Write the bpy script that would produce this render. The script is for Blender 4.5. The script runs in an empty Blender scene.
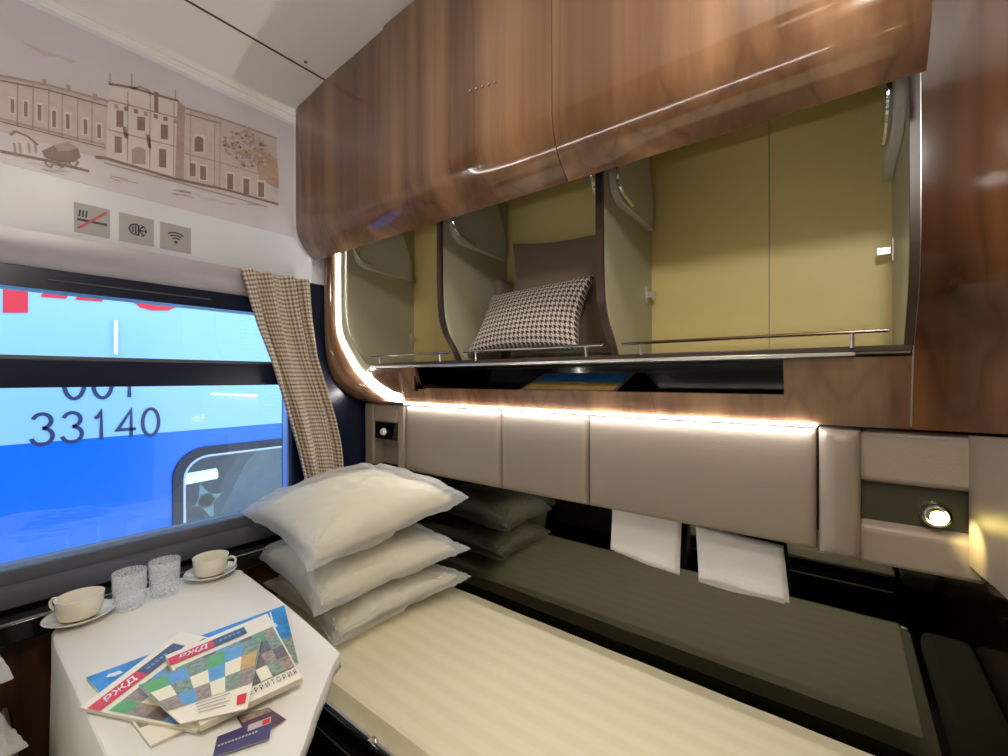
import bpy, bmesh, math, random
from mathutils import Vector, noise
random.seed(7)
S = bpy.context.scene
COL = S.collection

# ---------------------------------------------------------------- camera, world, lights, exposure
CAM = Vector((0.0, 0.0, 1.36)); FPX = 440.0; YAW = math.radians(37.6)
cd = bpy.data.cameras.new('camera'); cam = bpy.data.objects.new('camera', cd); COL.objects.link(cam)
cam.location = CAM; cam.rotation_euler = (math.radians(90.03), 0.0015, YAW)
cd.sensor_width = 36.0; cd.lens = 36.0 * FPX / 1008.0; cd.clip_start = 0.01; cd.clip_end = 200
S.camera = cam
S.view_settings.view_transform = 'Standard'; S.view_settings.look = 'None'
S.view_settings.exposure = 0.42; S.view_settings.gamma = 1.0; S.view_settings.use_curve_mapping = False
W = bpy.data.worlds.new('sky'); S.world = W; W.use_nodes = True
bg = W.node_tree.nodes['Background']; bg.inputs[0].default_value = (0.70, 0.85, 1.0, 1); bg.inputs[1].default_value = 2.0

def lamp(name, kind, loc, power, color, rot=(0, 0, 0), **kw):
    l = bpy.data.lights.new(name, kind); l.energy = power; l.color = color
    for k, v in kw.items(): setattr(l, k, v)
    o = bpy.data.objects.new(name, l); o.location = loc; o.rotation_euler = rot; COL.objects.link(o); return o
# ceiling lamp and globe, added out of view to fill the room; housings below
ADDED_CEIL_LAMPS = [(-0.12, 0.37)]
lamp('added_ceiling_fill_light', 'AREA', (-0.12, 0.37, 2.44), 6.0, (1.0, 0.90, 0.70), shape='DISK', size=0.20)
lamp('added_fill_globe_light', 'POINT', (0.12, 0.02, 2.10), 15.0, (1.0, 0.97, 0.93), shadow_soft_size=0.06)
lamp('reading_lamp_light', 'SPOT', (0.142, 1.17, 1.082), 0.7, (1.0, 0.82, 0.35), rot=(math.radians(62), 0, math.radians(-80)), spot_size=math.radians(80), spot_blend=0.5, shadow_soft_size=0.01)

# ---------------------------------------------------------------- helpers
def at(px, py, ax, val):
    """point of the plane <axis ax> = val seen at a pixel of the photograph"""
    cy, sy = math.cos(YAW), math.sin(YAW)
    r = Vector((cy, sy, 0)); f = Vector((-sy, cy, 0)); u = Vector((0, 0, 1))
    d = f + r * ((px - 504) / FPX) - u * ((py - 378.25) / FPX)
    return CAM + d * ((val - CAM[ax]) / d[ax])

_wl = {}
def wloc(o): return _wl.get(o.name, Vector((0, 0, 0)))
def thing(name, label=None, cat=None, loc=(0, 0, 0), group=None, kind=None):
    o = bpy.data.objects.new(name, None); o.empty_display_size = 0.05; COL.objects.link(o)
    o.location = loc; _wl[o.name] = Vector(loc); tag(o, label, cat, group, kind); return o
def tag(o, label=None, cat=None, group=None, kind=None):
    if label: o['label'] = label
    if cat: o['category'] = cat
    if group: o['group'] = group
    if kind: o['kind'] = kind
    return o
def obj(name, bm, mats, parent=None, smooth=True, label=None, bevel=0, seg=2, recalc=True):
    """links a bmesh given in world coordinates as one object with its origin at its base"""
    if recalc: bmesh.ops.recalc_face_normals(bm, faces=bm.faces)
    vs = [v.co for v in bm.verts]
    mn = Vector([min(v[i] for v in vs) for i in range(3)]); mx = Vector([max(v[i] for v in vs) for i in range(3)])
    o0 = Vector(((mn.x + mx.x) / 2, (mn.y + mx.y) / 2, mn.z))
    for v in bm.verts: v.co -= o0
    me = bpy.data.meshes.new(name); bm.to_mesh(me); bm.free()
    for m in (mats if isinstance(mats, (list, tuple)) else [mats]): me.materials.append(m)
    for p in me.polygons: p.use_smooth = smooth
    if smooth: me.set_sharp_from_angle(angle=math.radians(35))
    o = bpy.data.objects.new(name, me); COL.objects.link(o); _wl[o.name] = o0
    if parent: o.parent = parent; o.location = o0 - wloc(parent)
    else: o.location = o0
    if bevel:
        b = o.modifiers.new('bevel', 'BEVEL'); b.width = bevel; b.segments = seg; b.limit_method = 'ANGLE'; b.angle_limit = math.radians(40)
        b.harden_normals = False
    if label: o['label'] = label
    return o
def bx(bm, x0, x1, y0, y1, z0, z1, mi=0):
    v = [bm.verts.new(c) for c in ((x0,y0,z0),(x1,y0,z0),(x1,y1,z0),(x0,y1,z0),(x0,y0,z1),(x1,y0,z1),(x1,y1,z1),(x0,y1,z1))]
    for f in ((0,3,2,1),(4,5,6,7),(0,1,5,4),(1,2,6,5),(2,3,7,6),(3,0,4,7)):
        bm.faces.new([v[i] for i in f]).material_index = mi
    return bm
def box(*a): return bx(bmesh.new(), *a)
def prism(bm, pts, axis, a, b, mi=0):
    """extrudes a polygon (list of 2-D points in the plane of the two other axes) from a to b along axis"""
    def P(p, t):
        return {0: (t, p[0], p[1]), 1: (p[0], t, p[1]), 2: (p[0], p[1], t)}[axis]
    v0 = [bm.verts.new(P(p, a)) for p in pts]; v1 = [bm.verts.new(P(p, b)) for p in pts]; n = len(pts)
    bm.faces.new(v0).material_index = mi; bm.faces.new(v1[::-1]).material_index = mi
    for i in range(n): bm.faces.new((v0[i], v0[(i+1) % n], v1[(i+1) % n], v1[i])).material_index = mi
    return bm
def poly(bm, pts, mi=0):
    f = bm.faces.new([bm.verts.new(p) for p in pts]); f.material_index = mi; return f
def lathe(bm, prof, cx, cy, cz, n=40, mi=0, tilt=None):
    rings = []
    for r, z in prof:
        if r < 1e-6: rings.append([bm.verts.new((cx, cy, cz + z))])
        else: rings.append([bm.verts.new((cx + r*math.cos(2*math.pi*i/n), cy + r*math.sin(2*math.pi*i/n), cz + z)) for i in range(n)])
    for a, b in zip(rings, rings[1:]):
        for i in range(n):
            j = (i+1) % n
            q = [a[0]] if len(a) == 1 else [a[i], a[j]]
            q += [b[0]] if len(b) == 1 else [b[j], b[i]]
            bm.faces.new(q).material_index = mi
    return bm
def tube(bm, path, r, n=10, mi=0, cap=True):
    path = [Vector(p) for p in path]; rings = []; up = None
    for i, p in enumerate(path):
        t = (path[min(i+1, len(path)-1)] - path[max(i-1, 0)]).normalized()
        if up is None: up = t.orthogonal().normalized()
        up = (up - t * up.dot(t)).normalized(); s = t.cross(up)
        rr = r[i] if isinstance(r, (list, tuple)) else r
        rings.append([bm.verts.new(p + (up*math.cos(2*math.pi*k/n) + s*math.sin(2*math.pi*k/n)) * rr) for k in range(n)])
    for a, b in zip(rings, rings[1:]):
        for k in range(n): bm.faces.new((a[k], a[(k+1) % n], b[(k+1) % n], b[k])).material_index = mi
    if cap: bm.faces.new(rings[0][::-1]).material_index = mi; bm.faces.new(rings[-1]).material_index = mi
    return bm
def smooth_path(pts, n=6):
    pts = [Vector(p) for p in pts]; out = []
    for i in range(len(pts)-1):
        p0 = pts[max(i-1, 0)]; p1 = pts[i]; p2 = pts[i+1]; p3 = pts[min(i+2, len(pts)-1)]
        for k in range(n):
            t = k / n
            out.append(0.5 * ((2*p1) + (p2-p0)*t + (2*p0-5*p1+4*p2-p3)*t*t + (3*p1-p0-3*p2+p3)*t**3))
    return out + [pts[-1]]
def ribbon(bm, A, B, th=None, mi=0):
    """strip between two paths of the same length"""
    a = [bm.verts.new(p) for p in A]; b = [bm.verts.new(p) for p in B]
    for i in range(len(a)-1): bm.faces.new((a[i], a[i+1], b[i+1], b[i])).material_index = mi
    return bm
def rrect(x0, x1, y0, y1, r, n=6):
    out = []
    for cx, cy, a in ((x1-r, y1-r, 0), (x0+r, y1-r, 90), (x0+r, y0+r, 180), (x1-r, y0+r, 270)):
        for k in range(n+1):
            t = math.radians(a + 90*k/n); out.append((cx + r*math.cos(t), cy + r*math.sin(t)))
    return out
def solid(o, t, off=0):
    m = o.modifiers.new('solid', 'SOLIDIFY'); m.thickness = t; m.offset = off; return o
def text_bm(s, size, shear=0.0, bold=0.0, depth=0.0):
    c = bpy.data.curves.new('lettering', 'FONT'); c.body = s; c.size = size; c.shear = shear; c.offset = bold; c.extrude = depth
    c.resolution_u = 4
    o = bpy.data.objects.new('lettering', c); COL.objects.link(o)
    me = bpy.data.meshes.new_from_object(o.evaluated_get(bpy.context.evaluated_depsgraph_get()))
    bm = bmesh.new(); bm.from_mesh(me)
    bpy.data.objects.remove(o); bpy.data.curves.remove(c); bpy.data.meshes.remove(me)
    xs = [v.co.x for v in bm.verts]; ys = [v.co.y for v in bm.verts]
    w = max(xs) - min(xs); h = max(ys) - min(ys)
    for v in bm.verts: v.co.x = (v.co.x - min(xs)) / w; v.co.y = (v.co.y - min(ys)) / h
    return bm                                               # normalised to a 1 x 1 box

# ---------------------------------------------------------------- materials
def lin(c): return tuple(((x/255)/12.92 if x/255 <= 0.04045 else ((x/255+0.055)/1.055)**2.4) for x in c)
def mat(name, rgb, rough=0.5, metal=0.0, spec=0.5, coat=0.0, sheen=0.0, emit=None, es=0, bump=0.0, bscale=60, var=0.0, vscale=8, sss=0):
    m = bpy.data.materials.new(name); m.use_nodes = True; nt = m.node_tree; b = nt.nodes['Principled BSDF']
    c = lin(rgb) + (1,)
    b.inputs['Base Color'].default_value = c; b.inputs['Roughness'].default_value = rough; b.inputs['Metallic'].default_value = metal
    b.inputs['Specular IOR Level'].default_value = spec; b.inputs['Coat Weight'].default_value = coat; b.inputs['Coat Roughness'].default_value = 0.04
    b.inputs['Sheen Weight'].default_value = sheen
    if emit: b.inputs['Emission Color'].default_value = lin(emit) + (1,); b.inputs['Emission Strength'].default_value = es
    tc = nt.nodes.new('ShaderNodeTexCoord')
    if var:
        n = nt.nodes.new('ShaderNodeTexNoise'); n.inputs['Scale'].default_value = vscale; n.inputs['Detail'].default_value = 4
        nt.links.new(tc.outputs['Object'], n.inputs['Vector'])
        r = nt.nodes.new('ShaderNodeValToRGB')
        r.color_ramp.elements[0].color = tuple(x*(1-var) for x in c[:3]) + (1,); r.color_ramp.elements[1].color = tuple(min(1, x*(1+var)) for x in c[:3]) + (1,)
        r.color_ramp.elements[0].position = 0.3; r.color_ramp.elements[1].position = 0.7
        nt.links.new(n.outputs['Fac'], r.inputs['Fac']); nt.links.new(r.outputs['Color'], b.inputs['Base Color'])
    if bump:
        n = nt.nodes.new('ShaderNodeTexNoise'); n.inputs['Scale'].default_value = bscale; n.inputs['Detail'].default_value = 5
        nt.links.new(tc.outputs['Object'], n.inputs['Vector'])
        bp = nt.nodes.new('ShaderNodeBump'); bp.inputs['Strength'].default_value = bump; bp.inputs['Distance'].default_value = 0.004
        nt.links.new(n.outputs['Fac'], bp.inputs['Height']); nt.links.new(bp.outputs['Normal'], b.inputs['Normal'])
    return m
def wood_mat(name, dark, mid, light, rough=0.12, coat=0.6, off=0.0, axis='Z'):
    """veneer with its grain running along one axis"""
    m = bpy.data.materials.new(name); m.use_nodes = True; nt = m.node_tree; b = nt.nodes['Principled BSDF']; L = nt.links.new
    b.inputs['Roughness'].default_value = rough; b.inputs['Coat Weight'].default_value = coat; b.inputs['Coat Roughness'].default_value = 0.02
    tc = nt.nodes.new('ShaderNodeTexCoord')
    mp = nt.nodes.new('ShaderNodeMapping'); mp.inputs['Location'].default_value = (off, 0, 0)
    mp.inputs['Scale'].default_value = {'Z': (6.5, 6.5, 0.25), 'X': (0.25, 6.5, 6.5)}[axis]; L(tc.outputs['Object'], mp.inputs['Vector'])
    n1 = nt.nodes.new('ShaderNodeTexNoise'); n1.inputs['Scale'].default_value = 1.1; n1.inputs['Detail'].default_value = 2; n1.inputs['Distortion'].default_value = 0.25
    L(mp.outputs['Vector'], n1.inputs['Vector'])
    mp2 = nt.nodes.new('ShaderNodeMapping'); mp2.inputs['Location'].default_value = (off*3, 0, 0)
    mp2.inputs['Scale'].default_value = {'Z': (60, 60, 1.2), 'X': (1.2, 60, 60)}[axis]; L(tc.outputs['Object'], mp2.inputs['Vector'])
    n2 = nt.nodes.new('ShaderNodeTexNoise'); n2.inputs['Scale'].default_value = 1.0; n2.inputs['Detail'].default_value = 5; L(mp2.outputs['Vector'], n2.inputs['Vector'])
    r = nt.nodes.new('ShaderNodeValToRGB'); cr = r.color_ramp
    cr.elements[0].position = 0.32; cr.elements[0].color = lin(dark) + (1,); cr.elements[1].position = 0.66; cr.elements[1].color = lin(light) + (1,)
    e = cr.elements.new(0.47); e.color = lin(mid) + (1,); e = cr.elements.new(0.50); e.color = tuple(x*0.78 for x in lin(mid)) + (1,); e = cr.elements.new(0.52); e.color = lin(mid) + (1,)
    L(n1.outputs['Fac'], r.inputs['Fac'])
    mx = nt.nodes.new('ShaderNodeMix'); mx.data_type = 'RGBA'; mx.blend_type = 'MULTIPLY'; mx.inputs[0].default_value = 0.55
    r2 = nt.nodes.new('ShaderNodeValToRGB'); r2.color_ramp.elements[0].position = 0.3; r2.color_ramp.elements[0].color = (0.74, 0.70, 0.66, 1); r2.color_ramp.elements[1].position = 0.6; r2.color_ramp.elements[1].color = (1, 1, 1, 1)
    L(n2.outputs['Fac'], r2.inputs['Fac']); L(r.outputs['Color'], mx.inputs[6]); L(r2.outputs['Color'], mx.inputs[7]); L(mx.outputs[2], b.inputs['Base Color'])
    return m
def hound_mat(name, dark, light, per_u, per_v, rough=0.85):
    """houndstooth check from the UV map (in metres)"""
    m = bpy.data.materials.new(name); m.use_nodes = True; nt = m.node_tree; b = nt.nodes['Principled BSDF']; L = nt.links.new
    b.inputs['Roughness'].default_value = rough; b.inputs['Specular IOR Level'].default_value = 0.2; b.inputs['Sheen Weight'].default_value = 0.2
    tc = nt.nodes.new('ShaderNodeTexCoord'); sp = nt.nodes.new('ShaderNodeSeparateXYZ'); L(tc.outputs['UV'], sp.inputs[0])
    def M(op, a, b_=None):
        n = nt.nodes.new('ShaderNodeMath'); n.operation = op
        for i, v in enumerate((a, b_)):
            if v is None: continue
            if isinstance(v, (int, float)): n.inputs[i].default_value = v
            else: L(v, n.inputs[i])
        return n.outputs[0]
    u = M('MULTIPLY', sp.outputs[0], 1/per_u); v = M('MULTIPLY', sp.outputs[1], 1/per_v)
    w = M('LESS_THAN', M('FRACT', u), 0.5); h = M('LESS_THAN', M('FRACT', v), 0.5)
    t = M('LESS_THAN', M('FRACT', M('MULTIPLY', M('ADD', u, v), 2.0)), 0.5)
    pick = M('ADD', M('MULTIPLY', w, t), M('MULTIPLY', h, M('SUBTRACT', 1.0, t)))
    mx = nt.nodes.new('ShaderNodeMix'); mx.data_type = 'RGBA'; mx.inputs[6].default_value = lin(light) + (1,); mx.inputs[7].default_value = lin(dark) + (1,)
    L(pick, mx.inputs[0]); L(mx.outputs[2], b.inputs['Base Color'])
    return m
def glass_mat(name, tint=(0.93, 0.97, 1.0), refl=0.08, rough=0.0):
    m = bpy.data.materials.new(name); m.use_nodes = True; nt = m.node_tree; nt.nodes.clear(); L = nt.links.new
    out = nt.nodes.new('ShaderNodeOutputMaterial'); t = nt.nodes.new('ShaderNodeBsdfTransparent'); t.inputs[0].default_value = tint + (1,)
    g = nt.nodes.new('ShaderNodeBsdfGlossy'); g.inputs['Roughness'].default_value = rough; g.inputs[0].default_value = (1, 1, 1, 1)
    fr = nt.nodes.new('ShaderNodeFresnel'); fr.inputs['IOR'].default_value = 1.0 + refl*6
    mx = nt.nodes.new('ShaderNodeMixShader'); L(fr.outputs[0], mx.inputs[0]); L(t.outputs[0], mx.inputs[1]); L(g.outputs[0], mx.inputs[2]); L(mx.outputs[0], out.inputs[0])
    return m
def stripe_mat(name, c1, c2, period, axis, rough=0.6):
    m = mat(name, c1, rough, sheen=0.3); nt = m.node_tree; b = nt.nodes['Principled BSDF']; L = nt.links.new
    tc = nt.nodes.new('ShaderNodeTexCoord'); sp = nt.nodes.new('ShaderNodeSeparateXYZ'); L(tc.outputs['Object'], sp.inputs[0])
    a = nt.nodes.new('ShaderNodeMath'); a.operation = 'MULTIPLY'; a.inputs[1].default_value = 2*math.pi/period; L(sp.outputs[axis], a.inputs[0])
    s = nt.nodes.new('ShaderNodeMath'); s.operation = 'SINE'; L(a.outputs[0], s.inputs[0])
    r = nt.nodes.new('ShaderNodeMapRange'); r.inputs[1].default_value = -0.3; r.inputs[2].default_value = 0.3; L(s.outputs[0], r.inputs[0])
    mx = nt.nodes.new('ShaderNodeMix'); mx.data_type = 'RGBA'; mx.inputs[6].default_value = lin(c1)+(1,); mx.inputs[7].default_value = lin(c2)+(1,)
    L(r.outputs[0], mx.inputs[0]); L(mx.outputs[2], b.inputs['Base Color'])
    bp = nt.nodes.new('ShaderNodeBump'); bp.inputs['Strength'].default_value = 0.12; bp.inputs['Distance'].default_value = 0.001; L(r.outputs[0], bp.inputs['Height']); 
    n = nt.nodes.new('ShaderNodeTexNoise'); n.inputs['Scale'].default_value = 9; L(tc.outputs['Object'], n.inputs['Vector'])
    bp2 = nt.nodes.new('ShaderNodeBump'); bp2.inputs['Strength'].default_value = 0.25; bp2.inputs['Distance'].default_value = 0.02; L(n.outputs['Fac'], bp2.inputs['Height']); L(bp.outputs[0], bp2.inputs['Normal']); L(bp2.outputs[0], b.inputs['Normal'])
    return m

M = {}
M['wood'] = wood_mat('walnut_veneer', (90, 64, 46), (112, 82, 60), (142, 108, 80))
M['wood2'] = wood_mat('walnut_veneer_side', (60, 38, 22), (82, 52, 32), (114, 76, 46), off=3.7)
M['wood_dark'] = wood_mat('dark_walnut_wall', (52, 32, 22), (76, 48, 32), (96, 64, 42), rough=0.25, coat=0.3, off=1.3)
M['white_wall'] = mat('white_wall_laminate', (220, 223, 232), 0.28, var=0.01)
M['ceiling'] = mat('ceiling_laminate', (236, 235, 232), 0.18, spec=0.5)
M['trim_white'] = mat('white_trim', (236, 234, 230), 0.3)
M['gap'] = mat('dark_joint', (70, 64, 58), 0.6)
M['print'] = mat('wall_print_ground', (208, 202, 210), 0.3, var=0.05, vscale=5)
M['sep1'] = mat('sepia_light', (198, 187, 184), 0.4, var=0.06, vscale=40)
M['sep2'] = mat('sepia_mid', (172, 152, 144), 0.4, var=0.08, vscale=60)
M['sep3'] = mat('sepia_dark', (140, 116, 106), 0.4, var=0.1, vscale=60)
M['sep4'] = mat('sepia_pale', (214, 205, 202), 0.4, var=0.03, vscale=40)
M['sep5'] = mat('sepia_tan', (184, 156, 138), 0.4, var=0.08, vscale=60)
M['sticker'] = mat('grey_sticker', (168, 166, 166), 0.4)
M['ink'] = mat('dark_ink', (52, 54, 66), 0.5)
M['redink'] = mat('red_ink', (190, 84, 92), 0.5)
M['blind'] = mat('blind_housing', (176, 172, 182), 0.35, metal=0.2, var=0.06, vscale=4)
M['navy'] = mat('navy_window_frame', (22, 30, 52), 0.25)
M['frame_grey'] = mat('grey_rubber_frame', (88, 90, 98), 0.35)
M['ledge'] = mat('black_glossy_ledge', (16, 15, 18), 0.12, coat=0.4)
M['leather'] = mat('taupe_leather', (144, 132, 118), 0.42, bump=0.12, bscale=260, var=0.02)
M['leather_dk'] = mat('dark_leather', (40, 38, 36), 0.45, bump=0.1, bscale=260)
M['mirror'] = mat('smoked_mirror', (6, 7, 8), 0.03, spec=1.0)
nt = M['mirror'].node_tree; b_ = nt.nodes['Principled BSDF']; b_.inputs['Base Color'].default_value = (0.13, 0.125, 0.11, 1); b_.inputs['Metallic'].default_value = 1.0
M['yellow'] = mat('yellow_locker_lining', (234, 218, 150), 0.45, var=0.02)
M['liner'] = mat('olive_grey_divider', (178, 176, 152), 0.42, var=0.02)
M['edge'] = mat('brown_edge_band', (58, 44, 36), 0.35)
M['hinge'] = mat('grey_hinge_cover', (196, 197, 190), 0.35)
M['chrome'] = mat('chrome', (225, 225, 228), 0.1, metal=1.0)
M['alu'] = mat('satin_aluminium', (205, 203, 196), 0.3, metal=0.9)
M['blackgloss'] = mat('black_niche', (10, 11, 16), 0.08, coat=0.3)
M['led'] = mat('led_strip', (255, 250, 240), 0.4, emit=(252, 250, 252), es=58)
M['cloth'] = mat('white_tablecloth', (232, 231, 224), 0.75, sheen=0.3, bump=0.25, bscale=24)
M['sheet'] = stripe_mat('striped_sheet', (234, 226, 190), (238, 231, 198), 0.056, 1)
M['pillow'] = mat('white_pillow_wrap', (228, 227, 220), 0.42, sheen=0.2, bump=0.35, bscale=14)
M['pillow_in'] = mat('stuffed_pillow_cotton', (242, 234, 200), 0.7, sheen=0.2, bump=0.2, bscale=14)
m = M['wrapper'] = mat('translucent_wrapper', (232, 233, 232), 0.28, sheen=0.2, bump=0.5, bscale=16); nt = m.node_tree
b_ = nt.nodes['Principled BSDF']; o_ = nt.nodes['Material Output']; tl = nt.nodes.new('ShaderNodeBsdfTranslucent'); tl.inputs[0].default_value = (0.85, 0.86, 0.88, 1)
tr = nt.nodes.new('ShaderNodeBsdfTransparent'); m1 = nt.nodes.new('ShaderNodeMixShader'); m1.inputs[0].default_value = 0.3; m2 = nt.nodes.new('ShaderNodeMixShader'); m2.inputs[0].default_value = 0.55
nt.links.new(b_.outputs[0], m1.inputs[1]); nt.links.new(tl.outputs[0], m1.inputs[2]); nt.links.new(m1.outputs[0], m2.inputs[1]); nt.links.new(tr.outputs[0], m2.inputs[2]); nt.links.new(m2.outputs[0], o_.inputs[0])
M['olive_seat'] = mat('olive_seat_fabric', (92, 86, 62), 0.8, sheen=0.2)
nz = nt.nodes.new('ShaderNodeTexNoise'); nz.noise_type = 'RIDGED_MULTIFRACTAL'; nz.inputs['Scale'].default_value = 5; nz.inputs['Detail'].default_value = 5; nz.inputs['Distortion'].default_value = 0.8
tcw = nt.nodes.new('ShaderNodeTexCoord'); nt.links.new(tcw.outputs['Object'], nz.inputs['Vector'])
bw = nt.nodes.new('ShaderNodeBump'); bw.inputs['Strength'].default_value = 1.0; bw.inputs['Distance'].default_value = 0.025; nt.links.new(nz.outputs['Fac'], bw.inputs['Height']); nt.links.new(bw.outputs['Normal'], b_.inputs['Normal'])
M['towel'] = mat('white_towel', (236, 234, 232), 0.9, sheen=0.5, bump=0.3, bscale=120)
M['taupe_fabric'] = mat('taupe_fabric', (136, 120, 100), 0.85, sheen=0.3, bump=0.2, bscale=200)
M['hound'] = hound_mat('houndstooth_cushion', (70, 58, 54), (216, 208, 200), 0.0175, 0.0175)
M['hound_c'] = hound_mat('houndstooth_curtain', (124, 102, 88), (240, 230, 210), 0.0155, 0.0155)
M['china'] = mat('cream_china', (232, 226, 208), 0.15, coat=0.5)
M['glass'] = glass_mat('window_glass', (0.96, 0.98, 1.0), 0.075)
m = M['cutglass'] = mat('cut_glass', (250, 252, 255), 0.08, bump=0.9, bscale=110); nt = m.node_tree
tg = nt.nodes.new('ShaderNodeBsdfTransparent'); tg.inputs[0].default_value = (0.99, 0.995, 1.0, 1); mg = nt.nodes.new('ShaderNodeMixShader')
vn = nt.nodes.new('ShaderNodeTexVoronoi'); vn.feature = 'DISTANCE_TO_EDGE'; vn.inputs['Scale'].default_value = 150; tcg = nt.nodes.new('ShaderNodeTexCoord'); nt.links.new(tcg.outputs['Object'], vn.inputs['Vector'])
mr = nt.nodes.new('ShaderNodeMapRange'); mr.inputs[1].default_value = 0.0; mr.inputs[2].default_value = 0.3; mr.inputs[3].default_value = 0.62; mr.inputs[4].default_value = 0.86; nt.links.new(vn.outputs['Distance'], mr.inputs[0]); nt.links.new(mr.outputs[0], mg.inputs[0])
nt.links.new(nt.nodes['Principled BSDF'].outputs[0], mg.inputs[1]); nt.links.new(tg.outputs[0], mg.inputs[2]); nt.links.new(mg.outputs[0], nt.nodes['Material Output'].inputs[0])
M['train_blue'] = mat('blue_car_paint', (0, 104, 222), 0.3, coat=0.3)
M['train_light'] = mat('light_blue_car_paint', (148, 196, 232), 0.3, coat=0.3)
M['train_red'] = mat('red_car_lettering', (226, 52, 66), 0.4)
M['train_num'] = mat('navy_numerals', (44, 58, 104), 0.4)
M['train_trim'] = mat('pale_window_trim', (176, 190, 214), 0.3, metal=0.5)
M['far_glass'] = mat('far_window_glass', (20, 44, 66), 0.06, spec=0.8)
M['far_inside'] = mat('far_compartment', (56, 108, 128), 0.6, var=0.2, vscale=2)
M['paper'] = mat('magazine_paper', (244, 238, 218), 0.4)
M['pgs'] = mat('page_edges', (214, 204, 180), 0.7)
M['sky_pr'] = mat('printed_sky', (38, 140, 214), 0.3, var=0.45, vscale=30)
M['white_pr'] = mat('printed_white', (236, 240, 244), 0.3)
M['red_pr'] = mat('printed_red', (220, 36, 28), 0.3)
M['navy_pr'] = mat('printed_slate', (66, 74, 98), 0.3)
M['green_pr'] = mat('printed_green', (104, 176, 96), 0.3, var=0.1, vscale=60)
M['blue_pr'] = mat('printed_blue', (104, 162, 212), 0.3, var=0.12, vscale=50)
M['cream_pr'] = mat('printed_cream', (246, 240, 206), 0.3)
M['ochre_pr'] = mat('printed_ochre', (206, 170, 92), 0.3, var=0.15, vscale=60)
M['photo_pr'] = mat('printed_photo_brown', (160, 144, 128), 0.3, var=0.35, vscale=110)
M['photo2_pr'] = mat('printed_photo_green', (134, 152, 130), 0.3, var=0.35, vscale=110)
M['dark_pr'] = mat('printed_photo_dark', (112, 102, 98), 0.3, var=0.35, vscale=110)
M['card'] = mat('purple_card', (74, 66, 112), 0.3, var=0.2, vscale=40)
M['card2'] = mat('plum_card', (96, 70, 92), 0.3, var=0.35, vscale=50)
M['lens'] = mat('reading_lamp_lens', (255, 240, 170), 0.3, emit=(255, 226, 120), es=18)
M['lens_off'] = mat('unlit_lamp_lens', (220, 220, 215), 0.15, spec=0.8)
M['plate'] = mat('olive_lamp_plate', (74, 72, 56), 0.3, metal=0.3)
M['lampface'] = mat('added_ceiling_fill_diffuser', (255, 246, 226), 0.4, emit=(255, 232, 196), es=2.5)
M['globe'] = glass_mat('opal_globe', (1.0, 0.98, 0.94), 0.03)
M['floor'] = mat('grey_carpet', (70, 66, 64), 0.95, bump=0.5, bscale=300, var=0.15, vscale=60)
M['gravel'] = mat('track_ballast', (120, 112, 104), 0.95, bump=1.0, bscale=25, var=0.3, vscale=20)
M['denim'] = mat('blue_fabric', (70, 96, 150), 0.85, sheen=0.3)

# ---------------------------------------------------------------- setting: room shell
XW, XD = -1.74, 0.32                 # window wall, door wall
YR, YL = 1.44, -0.70                 # wall behind the lockers on the right, and its twin opposite
YC = 0.37                            # middle of the compartment
def struct(name, bm, m, parent=None, **k):
    o = obj(name, bm, m, parent, **k)
    if parent is None: o['kind'] = 'structure'
    return o
struct('floor', box(XW-0.1, XD+0.1, YL-0.1, YR+0.1, -0.08, 0.0), M['floor'])
struct('wall_back', box(XW-0.1, XD+0.1, YR, YR+0.08, 0.0, 2.6), M['leather_dk'])
struct('wall_front', box(XW-0.1, XD+0.1, YL-0.08, YL, 0.0, 2.6), M['leather_dk'])
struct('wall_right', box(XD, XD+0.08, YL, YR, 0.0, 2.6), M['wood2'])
# ceiling: falls slightly towards the window, with a dark joint
cp = [(XW-0.1, 2.395), (XW, 2.40), (-1.66, 2.428), (-1.50, 2.456), (-1.30, 2.474), (-1.0, 2.492), (-0.5, 2.496), (XD+0.08, 2.496)]
bm = bmesh.new(); prism(bm, cp + [(XD+0.08, 2.6), (XW-0.1, 2.6)], 1, YL, YR)
struct('ceiling', bm, M['ceiling'])
bm = bmesh.new(); bx(bm, -1.506, -1.500, YL+.02, YR-.02, 2.4535, 2.458); struct('trim_1', bm, M['gap'])
bm = bmesh.new(); prism(bm, [(XW, 2.384), (XW+0.006, 2.385), (XW+0.008, 2.389), (XW+0.005, 2.391), (XW+0.012, 2.395), (XW+0.014, 2.400), (XW+0.01, 2.405), (XW, 2.405)], 1, YL+.02, 1.0)
struct('trim_2', bm, M['trim_white'])
# window wall: white above, opening for the window
WY0, WY1, WZ0, WZ1 = -0.132, 0.872, 0.857, 1.606
bm = bmesh.new()
bx(bm, XW-0.08, XW, YL, YR, 1.755, 2.45)
struct('wall_left', bm, M['white_wall'])
bm = bmesh.new()
bx(bm, XW-0.08, XW, YL, WY0, 0.76, 1.755); bx(bm, XW-0.08, XW, WY1, YR, 0.76, 1.755); bx(bm, XW-0.08, XW, WY0, WY1, WZ1, 1.755); bx(bm, XW-0.08, XW, WY0, WY1, 0.76, WZ0)
struct('wall_left_surround', bm, M['navy'])['kind'] = 'structure'
bm = box(XW-0.08, XW, YL, YR, 0.0, 0.76); struct('wall_left_lower', bm, M['wood_dark'])
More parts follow.
